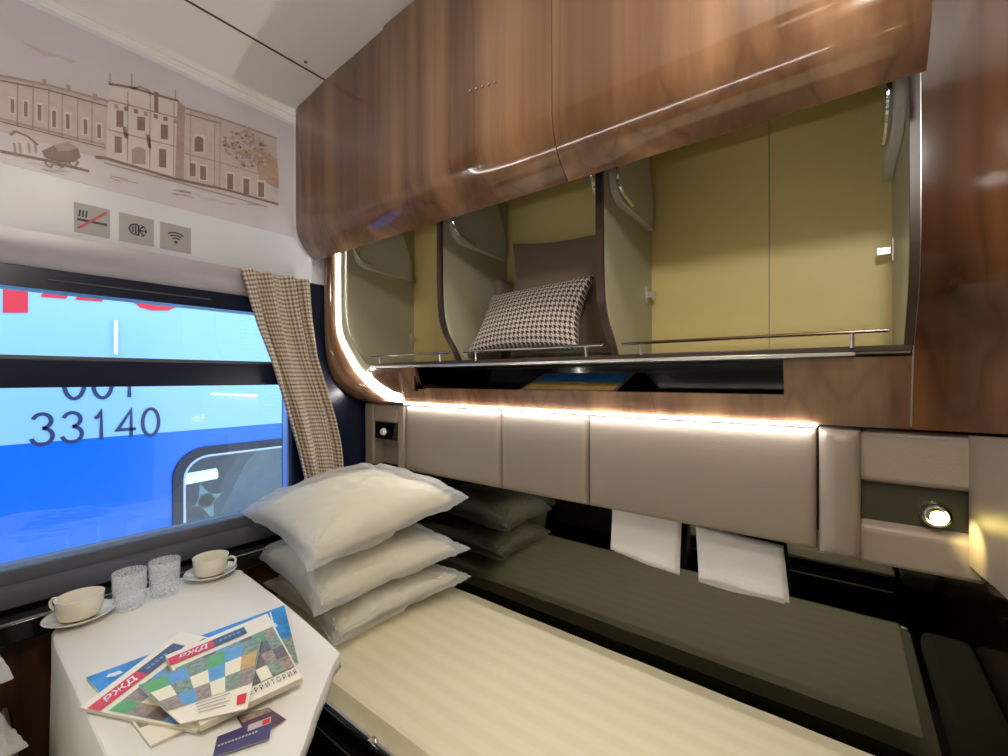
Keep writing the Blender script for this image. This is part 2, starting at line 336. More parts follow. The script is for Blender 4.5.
# window unit
win = thing('window_1', kind='structure', loc=(XW, YC, WZ0))
bm = bmesh.new()   # blind housing above the upper pane
prism(bm, [(XW, 1.664), (XW, 1.755), (XW+0.030, 1.755), (XW+0.034, 1.72), (XW+0.022, 1.68), (XW+0.004, 1.664)], 1, -0.3, 0.905)
obj('blind_housing', bm, M['blind'], win)
bm = box(XW-0.05, XW+0.004, WY0, WY1, 1.336, 1.414); obj('middle_bar', bm, M['navy'], win, bevel=0.004)
bm = box(XW-0.045, XW+0.009, WY0, WY1, 1.412, 1.424); obj('bar_rail', bm, M['frame_grey'], win, bevel=0.003)
bm = bmesh.new()
prism(bm, [(XW-0.05, 0.862), (XW+0.004, 0.856), (XW+0.010, 0.835), (XW+0.006, 0.818), (XW+0.016, 0.812), (XW+0.024, 0.79), (XW+0.020, 0.762), (XW-0.05, 0.762)], 1, YL+.02, 1.16)
obj('lower_rail', bm, M['frame_grey'], win)
bm = bmesh.new(); bx(bm, XW-0.06, XW-0.02, WY0, WY0+0.012, WZ0, WZ1); obj('frame_edge', bm, M['train_trim'], win)
bm = bmesh.new(); bx(bm, XW-0.06, XW-0.02, WY1-0.006, WY1+0.002, WZ0, WZ1); obj('frame_edge', bm, M['train_trim'], win)
bm = box(XW-0.034, XW-0.030, WY0, WY1, 1.41, WZ1); obj('pane', bm, M['glass'], win, smooth=False)
bm = box(XW-0.034, XW-0.030, WY0, WY1, WZ0, 1.34); obj('pane', bm, M['glass'], win, smooth=False)
bm = bmesh.new(); tube(bm, [at(48, 279, 0, XW+0.003), at(211, 299, 0, XW+0.003)], 0.0022, 8); obj('curtain_wire', bm, M['frame_grey'], win)
# black ledge under the window
bm = bmesh.new(); bx(bm, XW, -1.635, YL+.14, 1.16, 0.700, 0.752); struct('trim_3', bm, M['ledge'], bevel=0.004)
bm = bmesh.new(); tube(bm, [(-1.637, YL+.15, 0.7535), (-1.637, 1.15, 0.7535)], 0.0022, 6); struct('trim_4', bm, M['alu'])
bm = box(XW, XW+0.02, 0.03, 0.70, 0.0, 0.700); struct('trim_5', bm, M['wood_dark'])
# ceiling fitting
p = at(306, 60, 2, 2.462); bm = bmesh.new(); lathe(bm, [(0, -0.012), (0.006, -0.012), (0.006, -0.006), (0.013, -0.004), (0.015, 0.003), (0, 0.003)], p.x, p.y, 2.468, 20)
sp_ = obj('ceiling_fitting', bm, M['chrome']); tag(sp_, 'small round metal fitting on the white ceiling near the locker corner', 'fitting')
for k, (lx, ly) in enumerate(ADDED_CEIL_LAMPS):
    c = thing('added_ceiling_fill', 'added round recessed ceiling fill lamp, out of view above the room end of the table', 'fill lamp', (lx, ly, 2.48))  # housing for the added ceiling fill, outside the frame
    bm = bmesh.new(); lathe(bm, [(0.085, -0.002), (0.10, -0.006), (0.112, 0.0), (0.112, 0.008), (0.085, 0.008), (0.085, -0.002)], lx, ly, 2.486, 40); obj('lamp_ring', bm, M['chrome'], c)
    bm = bmesh.new(); lathe(bm, [(0, 0.0), (0.086, 0.0), (0.086, 0.004), (0, 0.004)], lx, ly, 2.487, 40); obj('diffuser', bm, M['lampface'], c)

gl = thing('added_fill_globe', 'added round opal fill globe on the door wall, unseen behind the camera', 'wall lamp', (XD, 0.02, 2.02))  # unseen globe added to brighten the ceiling and the room
bm = bmesh.new(); tube(bm, [(XD-0.001, 0.02, 2.00), (0.16, 0.02, 2.00), (0.12, 0.02, 2.015), (0.12, 0.02, 2.04)], 0.008, 10); obj('bracket', bm, M['chrome'], gl)
bm = bmesh.new(); lathe(bm, [(0.0, -0.070), (0.02, -0.067), (0.045, -0.054), (0.062, -0.033), (0.070, 0.0), (0.062, 0.033), (0.045, 0.054), (0.02, 0.067), (0, 0.070)], 0.12, 0.02, 2.10, 32); obj('globe', bm, M['globe'], gl)

# ---------------------------------------------------------------- printed picture on the window wall
XP = XW + 0.0015
def W_(cx, cy, dx=0.0): 
    p = at(cx/3.36, 40 + cy/3.36, 0, XW); p.x = XP + dx; return p
pr = thing('wall_print', 'wide sepia drawing of a long palace with tower printed above the window', 'wall print', (XW, YC, 1.92))
bm = bmesh.new(); bx(bm, XW, XP, -0.25, 0.885, 1.925, 2.37); obj('print_ground', bm, M['print'], pr, smooth=False)
bm = bmesh.new()
def P_(pts, mi, dx): poly(bm, [W_(x, y, dx) for x, y in pts], mi)
def line_(pts, w, mi, dx=0.0016):
    for (x0, y0), (x1, y1) in zip(pts, pts[1:]):
        a = W_(x0, y0, dx); b = W_(x1, y1, dx); n = Vector((0, -(b.z-a.z), b.y-a.y)).normalized() * (w*0.0011)
        poly(bm, [a+n, b+n, b-n, a-n], mi)
def win_(cx, y0, y1, w=14, mi=2, arch=False):
    P_([(cx-w/2-5, y0-7), (cx+w/2+5, y0-5), (cx+w/2+5, y1+6), (cx-w/2-5, y1+3)], 3, 0.0012)
    if arch: P_([(cx-w/2, y0+9), (cx-w/4, y0+2), (cx, y0), (cx+w/4, y0+3), (cx+w/2, y0+11), (cx+w/2, y1+2), (cx-w/2, y1)], mi, 0.0018)
    else: P_([(cx-w/2, y0), (cx+w/2, y0+3), (cx+w/2, y1+2), (cx-w/2, y1)], mi, 0.0018)
# left wing (runs on out of the frame), tower, right wing
P_([(-160, 92), (0, 120), (160, 150), (365, 205), (360, 400), (150, 345), (0, 305), (-160, 270)], 0, 0.0004)
P_([(365, 150), (385, 147), (520, 178), (600, 202), (597, 462), (356, 392)], 3, 0.0008)
P_([(597, 202), (622, 222), (617, 470), (588, 460)], 1, 0.0012)
P_([(620, 228), (740, 262), (930, 330), (935, 548), (617, 468)], 0, 0.0004)
line_([(-160, 92), (0, 118), (160, 150), (365, 205)], 3, 1); line_([(-160, 108), (0, 134), (160, 166), (362, 222)], 1.6, 2)
line_([(-160, 232), (0, 262), (180, 308), (355, 352)], 2.2, 1); line_([(0, 272), (180, 318), (355, 362)], 1.2, 2)
line_([(365, 146), (440, 158), (520, 182), (600, 204)], 3, 2); line_([(365, 200), (600, 262)], 2.2, 1); line_([(362, 300), (595, 358)], 1.8, 1)
line_([(370, 108), (370, 150)], 1.5, 1); line_([(443, 112), (443, 165)], 1.5, 1); line_([(590, 165), (590, 200)], 1.5, 1)
line_([(445, 165), (470, 156), (500, 168), (505, 185)], 2.4, 1)
line_([(622, 228), (740, 262), (930, 330)], 3, 1); line_([(622, 246), (740, 280)], 1.4, 2); line_([(620, 380), (745, 412), (932, 470)], 1.8, 1)
line_([(0, 372), (150, 402), (300, 440)], 3.5, 2); line_([(320, 392), (356, 396), (590, 466), (770, 505), (935, 552)], 4, 2); line_([(350, 412), (600, 478), (900, 560)], 2, 1)
P_([(518, 172), (532, 176), (532, 246), (518, 240)], 2, 0.0018)
for x, y in ((150, 128), (230, 148), (320, 178)): P_([(x-8, y), (x+6, y+2), (x+8, y+26), (x-8, y+22)], 1, 0.0012)
for x, y0, y1 in ((-90, 165, 215), (-30, 180, 228), (42, 195, 242), (87, 205, 255), (133, 215, 268), (182, 235, 290), (228, 247, 297), (287, 265, 314), (333, 282, 328)): win_(x, y0, y1, 12)
for x, y0, y1 in ((403, 235, 290), (474, 256, 302), (552, 282, 332), (397, 322, 377), (546, 364, 426)): win_(x, y0, y1, 24 if y0 != 256 else 26)
win_(466, 358, 415, 46, 1, True); win_(668, 322, 374, 30, 2, True)
for x, y0, y1 in ((647, 412, 456), (682, 422, 468), (773, 448, 500), (827, 464, 516), (877, 476, 526)): win_(x, y0, y1, 20)
for i in range(7): P_([(384+i*33, 213+i*8.6), (398+i*33, 216+i*8.6), (398+i*33, 230+i*8.6), (384+i*33, 227+i*8.6)], 2 if i % 3 else 1, 0.0018)
for x0, y0, y1 in ((60, 140, 290), (112, 150, 300), (165, 160, 312), (210, 175, 322), (262, 190, 335), (310, 205, 345), (640, 240, 462), (740, 270, 495), (722, 268, 490), (430, 170, 405), (505, 185, 430), (585, 210, 455)): line_([(x0, y0), (x0-2, y1)], 1.3, 1)
line_([(418, 290), (424, 330)], 4, 2); line_([(496, 316), (503, 362)], 4, 2)
# trees at the right, carriage and horses at the left
for i in range(230):
    a = random.uniform(0, 6.28); q = math.sqrt(random.random()); cx = 825 + 78*q*math.cos(a) + 0.1*i*0; cy = 362 + 62*q*math.sin(a) + 0.35*(cx-825); s = random.uniform(3, 9)
    P_([(cx-s, cy), (cx, cy-s*0.8), (cx+s, cy+1), (cx+1, cy+s*0.8)], random.choice((1, 4, 4, 0, 2)), 0.0014 + 0.0001*(i % 7))
P_([(850, 352), (932, 400), (938, 500), (872, 470)], 4, 0.0010)
P_([(140, 372), (185, 350), (262, 362), (272, 392), (250, 408), (200, 410), (150, 392)], 2, 0.0013)
P_([(180, 352), (230, 340), (262, 362), (230, 372), (195, 372)], 1, 0.0018)
P_([(34, 318), (50, 306), (92, 320), (128, 352), (120, 372), (70, 362), (40, 345)], 3, 0.0013)
line_([(34, 318), (52, 305), (92, 322), (128, 352)], 2.5, 2, 0.0018)
for x in (48, 66, 96, 118): line_([(x, 345), (x+4, 378)], 2.2, 1, 0.0018)
for x in (165, 205, 245): line_([(x, 395), (x+18, 410), (x+4, 428), (x-14, 412), (x, 395)], 1.6, 2, 0.0020)
for i in range(26):
    x = random.uniform(0, 900); y = 385 + x*0.19 + random.uniform(0, 22); line_([(x, y), (x+random.uniform(20, 70), y+random.uniform(4, 13))], random.uniform(0.8, 1.6), random.choice((0, 1)), 0.0010)
P_([(70, 5), (120, 18), (200, 55), (150, 52)], 0, 0.0006); P_([(170, 40), (260, 70), (240, 78)], 0, 0.0006)
obj('drawing', bm, [M['sep1'], M['sep2'], M['sep3'], M['sep4'], M['sep5']], pr, smooth=False, recalc=False)

# three pictogram stickers
def S_(px, py, dx): 
    p = at(px, py, 0, XW); p.x = XW + dx; return p
def sticker(name, label, px0, px1):
    a = at(px0, 220, 0, XW).y; b = at(px1, 220, 0, XW).y
    t = thing(name, label, 'sign', (XW, (a+b)/2, 1.780), group=None)
    bm = bmesh.new(); bx(bm, XW, XW+0.0015, a, b, 1.780, 1.866); obj('plate', bm, M['sticker'], t, smooth=False)
    return t, (a+b)/2
def flat_text(s, org, ux, uy, w, h, m, parent, name='lettering', **k):
    bmx = text_bm(s, 1.0, **k)
    for v in bmx.verts: v.co = Vector(org) + Vector(ux)*(v.co.x*w) + Vector(uy)*(v.co.y*h)
    return obj(name, bmx, m, parent, smooth=False, recalc=False)
t, yc = sticker('no_smoking_sign', 'grey square sign with cigarette crossed by red slash', 74, 110); zc = 1.823
bm = bmesh.new(); x = XW+0.0022
poly(bm, [(x, yc-0.032, zc-0.008), (x, yc+0.032, zc-0.008), (x, yc+0.032, zc-0.001), (x, yc-0.032, zc-0.001)], 0)
poly(bm, [(x+.0003, yc-0.034, zc-0.030), (x+.0003, yc-0.028, zc-0.032), (x+.0003, yc+0.034, zc+0.030), (x+.0003, yc+0.028, zc+0.033)], 1)
for i in range(3): poly(bm, [(x, yc-0.030+i*0.007, zc+0.004), (x, yc-0.026+i*0.007, zc+0.004), (x, yc-0.024+i*0.007, zc+0.024), (x, yc-0.028+i*0.007, zc+0.024)], 0)
obj('pictogram', bm, [M['ink'], M['redink']], t, smooth=False, recalc=False)
t, yc = sticker('climate_sign', 'grey square sign with a round snowflake and sun mark', 119, 154)
bm = bmesh.new()
def ring(bm, y, z, r0, r1, a0, a1, x, n=16, mi=0):
    for k in range(n):
        a = math.radians(a0 + (a1-a0)*k/n); b = math.radians(a0 + (a1-a0)*(k+1)/n)
        poly(bm, [(x, y+r0*math.cos(a), z+r0*math.sin(a)), (x, y+r1*math.cos(a), z+r1*math.sin(a)), (x, y+r1*math.cos(b), z+r1*math.sin(b)), (x, y+r0*math.cos(b), z+r0*math.sin(b))], mi)
ring(bm, yc-0.002, zc, 0.014, 0.0185, 75, 285, x)
for dy, hh in ((-0.010, 0.009), (-0.003, 0.013), (0.004, 0.017)): poly(bm, [(x, yc+dy-0.0022, zc-hh), (x, yc+dy+0.0022, zc-hh), (x, yc+dy+0.0022, zc+hh), (x, yc+dy-0.0022, zc+hh)])
for a in (-50, 0, 50):
    c, s = math.cos(math.radians(a)), math.sin(math.radians(a)); o_ = Vector((x, yc+0.004, zc)); d = Vector((0, c, s)); n = Vector((0, -s, c))*0.002
    poly(bm, [o_-n, o_+d*0.021-n, o_+d*0.021+n, o_+n]); q = o_+d*0.016; poly(bm, [q-n*3.4, q+d*0.003-n*3.4, q+d*0.003+n*3.4, q+n*3.4])
obj('pictogram', bm, M['ink'], t, smooth=False, recalc=False)
t, yc = sticker('wireless_sign', 'grey square sign with wireless network arcs', 160, 191)
bm = bmesh.new()
for r in (0.011, 0.020, 0.029): ring(bm, yc, zc-0.014, r, r+0.0045, 48, 132, x)
ring(bm, yc, zc-0.014, 0.0, 0.005, 0, 360, x); obj('pictogram', bm, M['ink'], t, smooth=False, recalc=False)

# ---------------------------------------------------------------- the side with lockers, panels, mirror and berth (built on the right, twinned opposite)
SIDE = []
def Yf(z):
    t = [(1.257, 1.19), (1.40, 1.152), (1.42, 1.145), (1.45, 1.128), (1.51, 1.080), (1.56, 1.060), (1.62, 1.052), (1.70, 1.05), (3, 1.05)]
    for (a, ya), (b, yb) in zip(t, t[1:]):
        if z <= b: return ya + (yb-ya)*(z-a)/(b-a)
    return 1.05
LED = smooth_path([(-1.70, 1.05, 2.44), (-1.70, 1.05, 1.95), (-1.70, 1.05, 1.64), (-1.697, 1.062, 1.54), (-1.690, 1.105, 1.45), (-1.675, 1.145, 1.375), (-1.62, 1.170, 1.315), (-1.53, 1.184, 1.275), (-1.43, 1.19, 1.257)], 6)
lock = thing('overhead_locker', 'glossy walnut overhead locker with raised doors and three open yellow compartments', 'locker', (-0.8, 1.2, 1.25))
SIDE.append(lock)
# outer wood lip, swept outside the light strip
OUT = smooth_path([(-1.722, 1.003, 2.40), (-1.722, 1.003, 1.95), (-1.722, 1.003, 1.60), (-1.724, 1.010, 1.48), (-1.728, 1.03, 1.40), (-1.732, 1.07, 1.335), (-1.715, 1.125, 1.285), (-1.64, 1.165, 1.262), (-1.43, 1.178, 1.258)], 6)
INN = smooth_path([(-1.655, 1.060, 2.36), (-1.655, 1.060, 1.95), (-1.655, 1.060, 1.64), (-1.650, 1.074, 1.54), (-1.640, 1.118, 1.46), (-1.620, 1.146, 1.418), (-1.57, 1.150, 1.408), (-1.50, 1.152, 1.404), (-1.43, 1.152, 1.402)], 6)
bm = bmesh.new(); ribbon(bm, OUT, LED); BK = [Vector((min(p.x-0.0, -1.72) if p.z > 1.3 else p.x, 1.43, p.z)) for p in OUT]; ribbon(bm, OUT, BK)
o = solid(obj('side_lip', bm, M['wood'], lock), 0.008)
k0 = 31
bm = bmesh.new(); ribbon(bm, LED[k0:], INN[k0:]); solid(obj('corner_facing', bm, M['wood'], lock), 0.004)
bm = bmesh.new(); ribbon(bm, LED[:k0+1], INN[:k0+1]); solid(obj('side_edge', bm, M['liner'], lock), 0.004)
# light strip: round the corner and on along the bottom edge
bm = bmesh.new(); pth = [p + Vector((0.001, -0.003, 0)) for p in LED] + [Vector((-0.75, 1.187, 1.256)), Vector((-0.045, 1.187, 1.255))]
tube(bm, pth, [0.0033]*len(LED) + [0.0030, 0.0028], 8); obj('light_strip', bm, M['led'], lock, label='glowing white light strip')
# fascia below the compartments with a long slot
def fascia(x0, x1, z0, z1, name='fascia'):
    bm = bmesh.new(); n = 6; zs = [z0 + (z1-z0)*i/n for i in range(n+1)]
    prism(bm, [(Yf(z), z) for z in zs] + [(Yf(zs[-1])+0.012, zs[-1]), (Yf(zs[0])+0.02, zs[0])], 0, x0, x1); return obj(name, bm, M['wood'], lock)
fascia(-1.43, -0.105, 1.257, 1.322); fascia(-1.43, -1.33, 1.322, 1.402); fascia(-0.105, 0.106, 1.257, 1.402)
bm = bmesh.new()
bx(bm, -1.335, -0.10, 1.178, 1.40, 1.308, 1.318); bx(bm, -1.335, -0.10, 1.40, 1.41, 1.31, 1.408); bx(bm, -0.104, -0.100, 1.19, 1.40, 1.31, 1.400); bx(bm, -1.34, -1.333, 1.16, 1.40, 1.31, 1.405)
obj('slot_lining', bm, M['blackgloss'], lock, smooth=False)
bm = bmesh.new(); prism(bm, [(-1.333, 1.318), (-1.333, 1.402), (-1.40, 1.402), (-1.36, 1.345), (-1.29, 1.318)], 1, 1.17, 1.36); obj('slot_cheek', bm, M['wood_dark'], lock)
# shelf (compartment floor) with pale front edge
bm = box(-1.645, 0.104, 1.150, 1.43, 1.408, 1.422); obj('shelf', bm, M['liner'], lock)
bm = box(-1.60, 0.106, 1.140, 1.152, 1.412, 1.424); obj('shelf_edge', bm, M['edge'], lock, bevel=0.002)
bm = box(-1.58, 0.02, 1.137, 1.146, 1.404, 1.412); obj('shelf_trim', bm, M['alu'], lock, bevel=0.001)
bm = box(-1.66, 0.11, 1.418, 1.428, 1.42, 2.36); obj('back_panel', bm, M['yellow'], lock)
bm = box(-0.163, -0.160, 1.415, 1.419, 1.422, 2.36); obj('back_joint', bm, M['liner'], lock)
bm = box(-1.66, 0.11, 1.06, 1.43, 2.32, 2.335); obj('locker_top', bm, M['yellow'], lock)
def side_panel(x0, x1, name, edge=True):
    zs = [1.422, 1.44, 1.46, 1.48, 1.50, 1.52, 1.545, 1.57, 1.60, 1.65, 1.70, 2.33]
    bm = bmesh.new(); prism(bm, [(Yf(z)+0.006, z) for z in zs] + [(1.42, 2.33), (1.42, 1.422)], 0, x0, x1); o = obj(name, bm, M['liner'], lock)
    if edge:
        bm = bmesh.new(); prism(bm, [(Yf(z)-0.004, z) for z in zs] + [(Yf(z)+0.008, z) for z in zs[::-1]], 0, x0-0.0015, x1+0.0015); e = obj('edge_band', bm, M['edge'], o, label='dark brown edge band')
    return o
side_panel(-1.655, -1.640, 'side_panel', False); side_panel(-1.092, -1.076, 'divider'); side_panel(-0.505, -0.489, 'divider'); side_panel(0.095, 0.106, 'side_panel')
# right wood panel beyond the compartments
def wood_right():
    zs = [1.257, 1.30, 1.36, 1.40, 1.42, 1.45, 1.48, 1.51, 1.54, 1.58, 1.62, 1.70, 1.95, 2.2, 2.47]
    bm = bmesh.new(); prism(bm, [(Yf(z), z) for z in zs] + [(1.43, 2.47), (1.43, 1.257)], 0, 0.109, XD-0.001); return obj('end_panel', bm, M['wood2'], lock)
wood_right()
bm = bmesh.new(); zs = [1.262, 1.30, 1.36, 1.40, 1.42, 1.45, 1.48, 1.51, 1.54, 1.58, 1.62, 1.70, 2.33]
prism(bm, [(Yf(z)-0.0015, z) for z in zs] + [(Yf(z)+0.01, z) for z in zs[::-1]], 0, 0.106, 0.1085); obj('seam_strip', bm, M['alu'], lock)
# upper front rail behind the doors
# raised doors
def door(x0, x1, tops, studs=False):
    prof = [(0.87, 1.975), (0.872, 1.950), (0.878, 1.925), (0.888, 1.900), (0.902, 1.878), (0.920, 1.858), (0.945, 1.838)]
    n = 8; bm = bmesh.new(); rows = []
    xs = sorted(set([x0, x1] + [x for x, z in tops] ))
    def top(x):
        for (a, za), (b, zb) in zip(tops, tops[1:]):
            if x <= b: return za + (zb-za)*(x-a)/(b-a)
        return tops[-1][1]
    front, back = [], []
    for x in xs:
        col = [(0.87, top(x)), (0.87, 2.2)] + prof
        front.append([bm.verts.new((x, y, z)) for y, z in col])
        colb = [(0.89, top(x)), (0.89, 2.2), (0.89, 1.978), (0.892, 1.955), (0.898, 1.932), (0.906, 1.912), (0.918, 1.893), (0.934, 1.874), (0.955, 1.856)]
        back.append([bm.verts.new((x, y, z)) for y, z in colb])
    m = len(front[0])
    for i in range(len(xs)-1):
        for j in range(m-1):
            bm.faces.new((front[i][j], front[i+1][j], front[i+1][j+1], front[i][j+1])); bm.faces.new((back[i][j], back[i][j+1], back[i+1][j+1], back[i+1][j]))
        bm.faces.new((front[i][0], back[i][0], back[i+1][0], front[i+1][0])); bm.faces.new((front[i][-1], front[i+1][-1], back[i+1][-1], back[i][-1]))
    for F, B in ((front[0], back[0]), (front[-1], back[-1])):
        for j in range(m-1): bm.faces.new((F[j], F[j+1], B[j+1], B[j]))
    d = obj('locker_door', bm, M['wood'], lock)
    if studs:
        for i in range(5):
            q = at(471 + i*6.2, 91 - i*2.1, 1, 0.87); bm = bmesh.new(); lathe(bm, [(0, 0.0), (0.0035, 0.001), (0.0045, 0.004), (0.0045, 0.006)], 0, 0, 0, 14)
            for v in bm.verts: v.co = Vector((q.x + v.co.x, 0.8705 - 0.005 + v.co.z, q.z + v.co.y))
            obj('stud', bm, M['chrome'], d, label='small chrome stud')
    return d
door(-1.70, -0.531, [(-1.70, 2.418), (-1.60, 2.43), (-1.495, 2.444), (-1.40, 2.449), (-1.28, 2.455), (-1.156, 2.463), (-1.146, 2.474), (-1.0, 2.479), (-0.531, 2.484)], True)
door(-0.5285, 0.104, [(-0.5285, 2.484), (-0.2, 2.484), (0.104, 2.484)])
# lift hinges: a grey cover plate and a chrome arm on each side of every divider
def hinge(x, s, zt=2.02):
    """x: face of the divider, s: +1 towards larger x"""
    bm = bmesh.new(); pts = [(1.075, zt+0.20), (1.075, zt-0.10), (1.098, zt-0.165), (1.135, zt-0.188), (1.385, zt-0.195), (1.39, zt-0.12), (1.30, zt+0.10), (1.24, zt+0.20)]
    a, b = sorted((x, x + s*0.020)); prism(bm, pts, 0, a, b); h = obj('lift_hinge', bm, M['hinge'], lock, bevel=0.003)
    bm = bmesh.new(); xm = x + s*0.026; tube(bm, smooth_path([(xm, 1.075, zt+0.20), (xm, 1.072, zt-0.06), (xm, 1.084, zt-0.13), (xm, 1.115, zt-0.165), (xm, 1.19, zt-0.178)], 5), 0.0055, 8); obj('hinge_arm', bm, M['chrome'], h, label='bent chrome hinge arm')
    bm = bmesh.new(); tube(bm, [(xm, 1.072, zt-0.02), (xm, 0.99, zt+0.06), (xm, 0.895, zt+0.10)], 0.008, 8); bx(bm, xm-0.008, xm+0.008, 1.055, 1.078, zt-0.11, zt-0.03); obj('hinge_link', bm, M['chrome'], h)
hinge(-1.640, 1, 2.02); hinge(-1.092, -1); hinge(-1.076, 1); hinge(-0.505, -1); hinge(-0.489, 1); hinge(0.095, -1)
# small catches on the compartment walls
for x, y, z, s in ((-1.640, 1.40, 1.82, 1), (-1.640, 1.40, 1.545, 1), (-0.489, 1.37, 1.62, 1), (0.095, 1.38, 1.66, -1)):
    bm = bmesh.new(); a, b = sorted((x, x+s*0.004)); bx(bm, a, b, y-0.012, y+0.006, z-0.028, z+0.028); a, b = sorted((x+s*0.004, x+s*0.03)); bx(bm, a, b, y-0.006, y+0.004, z-0.009, z+0.009)
    obj('catch', bm, M['alu'], lock, bevel=0.001)
# chrome luggage rails
for x0, x1 in ((-1.575, -1.115), (-1.045, -0.525), (-0.470, 0.070)):
    bm = bmesh.new(); tube(bm, [(x0, 1.128, 1.452), (x1, 1.128, 1.452)], 0.0042, 10); r = obj('guard_rail', bm, M['chrome'], lock)
    for xx in (x0+0.05, x1-0.055):
        bm = bmesh.new(); tube(bm, [(xx, 1.137, 1.421), (xx, 1.133, 1.452)], 0.0038, 8); obj('rail_post', bm, M['alu'], r)

def pad(name, x0, x1, z0, z1, yf, yb, r=0.018, puff=0.006, nx=14, nz=8):
    """padded panel: gently bulging front with rolled edges"""
    bm = bmesh.new()
    def E(t): return min(1.0, t)
    G = []
    xs = [x0 + (x1-x0)*i/nx for i in range(nx+1)]; zz = [z0 + (z1-z0)*j/nz for j in range(nz+1)]
    # add rim loops
    def rim(a, lo, hi): 
        b = [lo, lo+r*0.15, lo+r*0.5, lo+r] + [q for q in a if lo+r*1.2 < q < hi-r*1.2] + [hi-r, hi-r*0.5, hi-r*0.15, hi]; return b
    xs = rim(xs, x0, x1); zz = rim(zz, z0, z1)
    def drop(d): 
        if d >= r: return 0.0
        return r - math.sqrt(max(0, r*r - (r-d)**2))
    for x in xs:
        row = []
        for z in zz:
            dx = min(x-x0, x1-x); dz = min(z-z0, z1-z)
            u = (x-x0)/(x1-x0); v = (z-z0)/(z1-z0)
            y = yf + max(drop(dx), drop(dz)) - puff*(4*u*(1-u))**0.4*(4*v*(1-v))**0.4
            row.append(bm.verts.new((x, y, z)))
        G.append(row)
    for i in range(len(xs)-1):
        for j in range(len(zz)-1): bm.faces.new((G[i][j], G[i+1][j], G[i+1][j+1], G[i][j+1]))
    loop = [G[i][0] for i in range(len(xs))] + [G[-1][j] for j in range(1, len(zz))] + [G[i][-1] for i in range(len(xs)-2, -1, -1)] + [G[0][j] for j in range(len(zz)-2, 0, -1)]
    bk = [bm.verts.new((v.co.x, yb, v.co.z)) for v in loop]; n = len(loop)
    for i in range(n): bm.faces.new((loop[i], loop[(i+1) % n], bk[(i+1) % n], bk[i]))
    bm.faces.new(bk[::-1])
    return bm
# leather panels along the wall
for x0, x1, lab in ((-1.442, -0.941, 'taupe leather wall panel nearest the window, beside the small lamp recess'), (-0.937, -0.609, 'short taupe leather wall panel between two longer ones'), (-0.605, -0.047, 'long taupe leather wall panel with white towels under it')):
    o = obj('padded_wall_panel', pad('p', x0, x1, 0.976, 1.247, 1.198, 1.262, 0.016), M['leather']); tag(o, lab, 'wall panel', 'leather wall panels under the locker'); SIDE.append(o)
# end panel by the window with a recess and a small lamp
wp = thing('window_end_panel', 'narrow taupe leather end panel by the window with a recessed dark lamp plate', 'wall panel', (-1.58, 1.23, 0.96)); SIDE.append(wp)
bm = bmesh.new(); bx(bm, -1.720, -1.655, 1.196, 1.30, 0.976, 1.250); bx(bm, -1.490, -1.446, 1.196, 1.30, 0.976, 1.250); bx(bm, -1.655, -1.490, 1.196, 1.30, 1.170, 1.250)
obj('surround', bm, M['leather'], wp, bevel=0.008, seg=3)
bm = bmesh.new(); bx(bm, -1.657, -1.488, 1.262, 1.30, 0.976, 1.175); obj('recess_back', bm, M['leather'], wp)
bm = box(-1.650, -1.495, 1.200, 1.262, 1.095, 1.168); lp = obj('lamp_plate', bm, M['blackgloss'], wp, bevel=0.003)
bm = bmesh.new(); lathe(bm, [(0, -0.010), (0.012, -0.008), (0.016, 0.0), (0.016, 0.008), (0, 0.008)], 0, 0, 0, 20)
for v in bm.verts: v.co = Vector((-1.585 + v.co.x, 1.196 + v.co.z, 1.128 + v.co.y))
obj('lamp_lens', bm, M['lens_off'], lp)
# bolster and recessed panel by the door with the lit reading lamp
dp = thing('door_end_panel', 'taupe leather end panel near the door with a rounded bolster and lamp recess', 'wall panel', (0.13, 1.23, 0.95)); SIDE.append(dp)
obj('bolster', pad('b', -0.043, 0.030, 0.972, 1.250, 1.176, 1.30, 0.030, 0.0, 4, 8), M['leather'], dp)
bm = bmesh.new(); bx(bm, 0.026, 0.24, 1.205, 1.30, 1.140, 1.250); obj('upper_pad', bm, M['leather'], dp, bevel=0.012, seg=3)
bm = bmesh.new(); prism(bm, [(1.205, 0.968), (1.205, 1.045), (1.235, 1.062), (1.30, 1.062), (1.30, 0.968)], 0, 0.026, 0.215); obj('lower_pad', bm, M['leather'], dp, bevel=0.010, seg=3)
bm = box(0.028, 0.205, 1.225, 1.30, 1.055, 1.145); obj('lamp_plate', bm, M['plate'], dp, bevel=0.004)
# side return of the end panel towards the door, rounded corner
bm = bmesh.new(); q = [(0.190, 1.205), (0.196, 1.16), (0.206, 1.10), (0.212, 1.04), (0.216, 0.96), (0.216, 0.80), (0.30, 0.80), (0.30, 1.215)]
prism(bm, q, 2, 1.002, 1.250); obj('side_return', bm, M['leather'], dp)
rl = thing('reading_lamp', 'small lit reading lamp glowing yellow in the recess by the door', 'reading lamp', (0.146, 1.215, 1.07)); SIDE.append(rl)
def disc(cx, cy, cz, prof, m, name, par, n=24):
    bm = bmesh.new(); lathe(bm, prof, 0, 0, 0, n)
    for v in bm.verts: v.co = Vector((cx + v.co.x, cy - v.co.z, cz + v.co.y))
    return obj(name, bm, m, par)
disc(0.146, 1.225, 1.087, [(0.0, 0.0), (0.024, 0.0), (0.026, 0.008), (0.022, 0.020), (0.017, 0.024), (0.015, 0.018), (0, 0.016)], M['chrome'], 'lamp_housing', rl)
disc(0.149, 1.207, 1.084, [(0.0, 0.007), (0.008, 0.005), (0.0125, 0.0), (0.0, -0.001)], M['lens'], 'lamp_lens', rl)

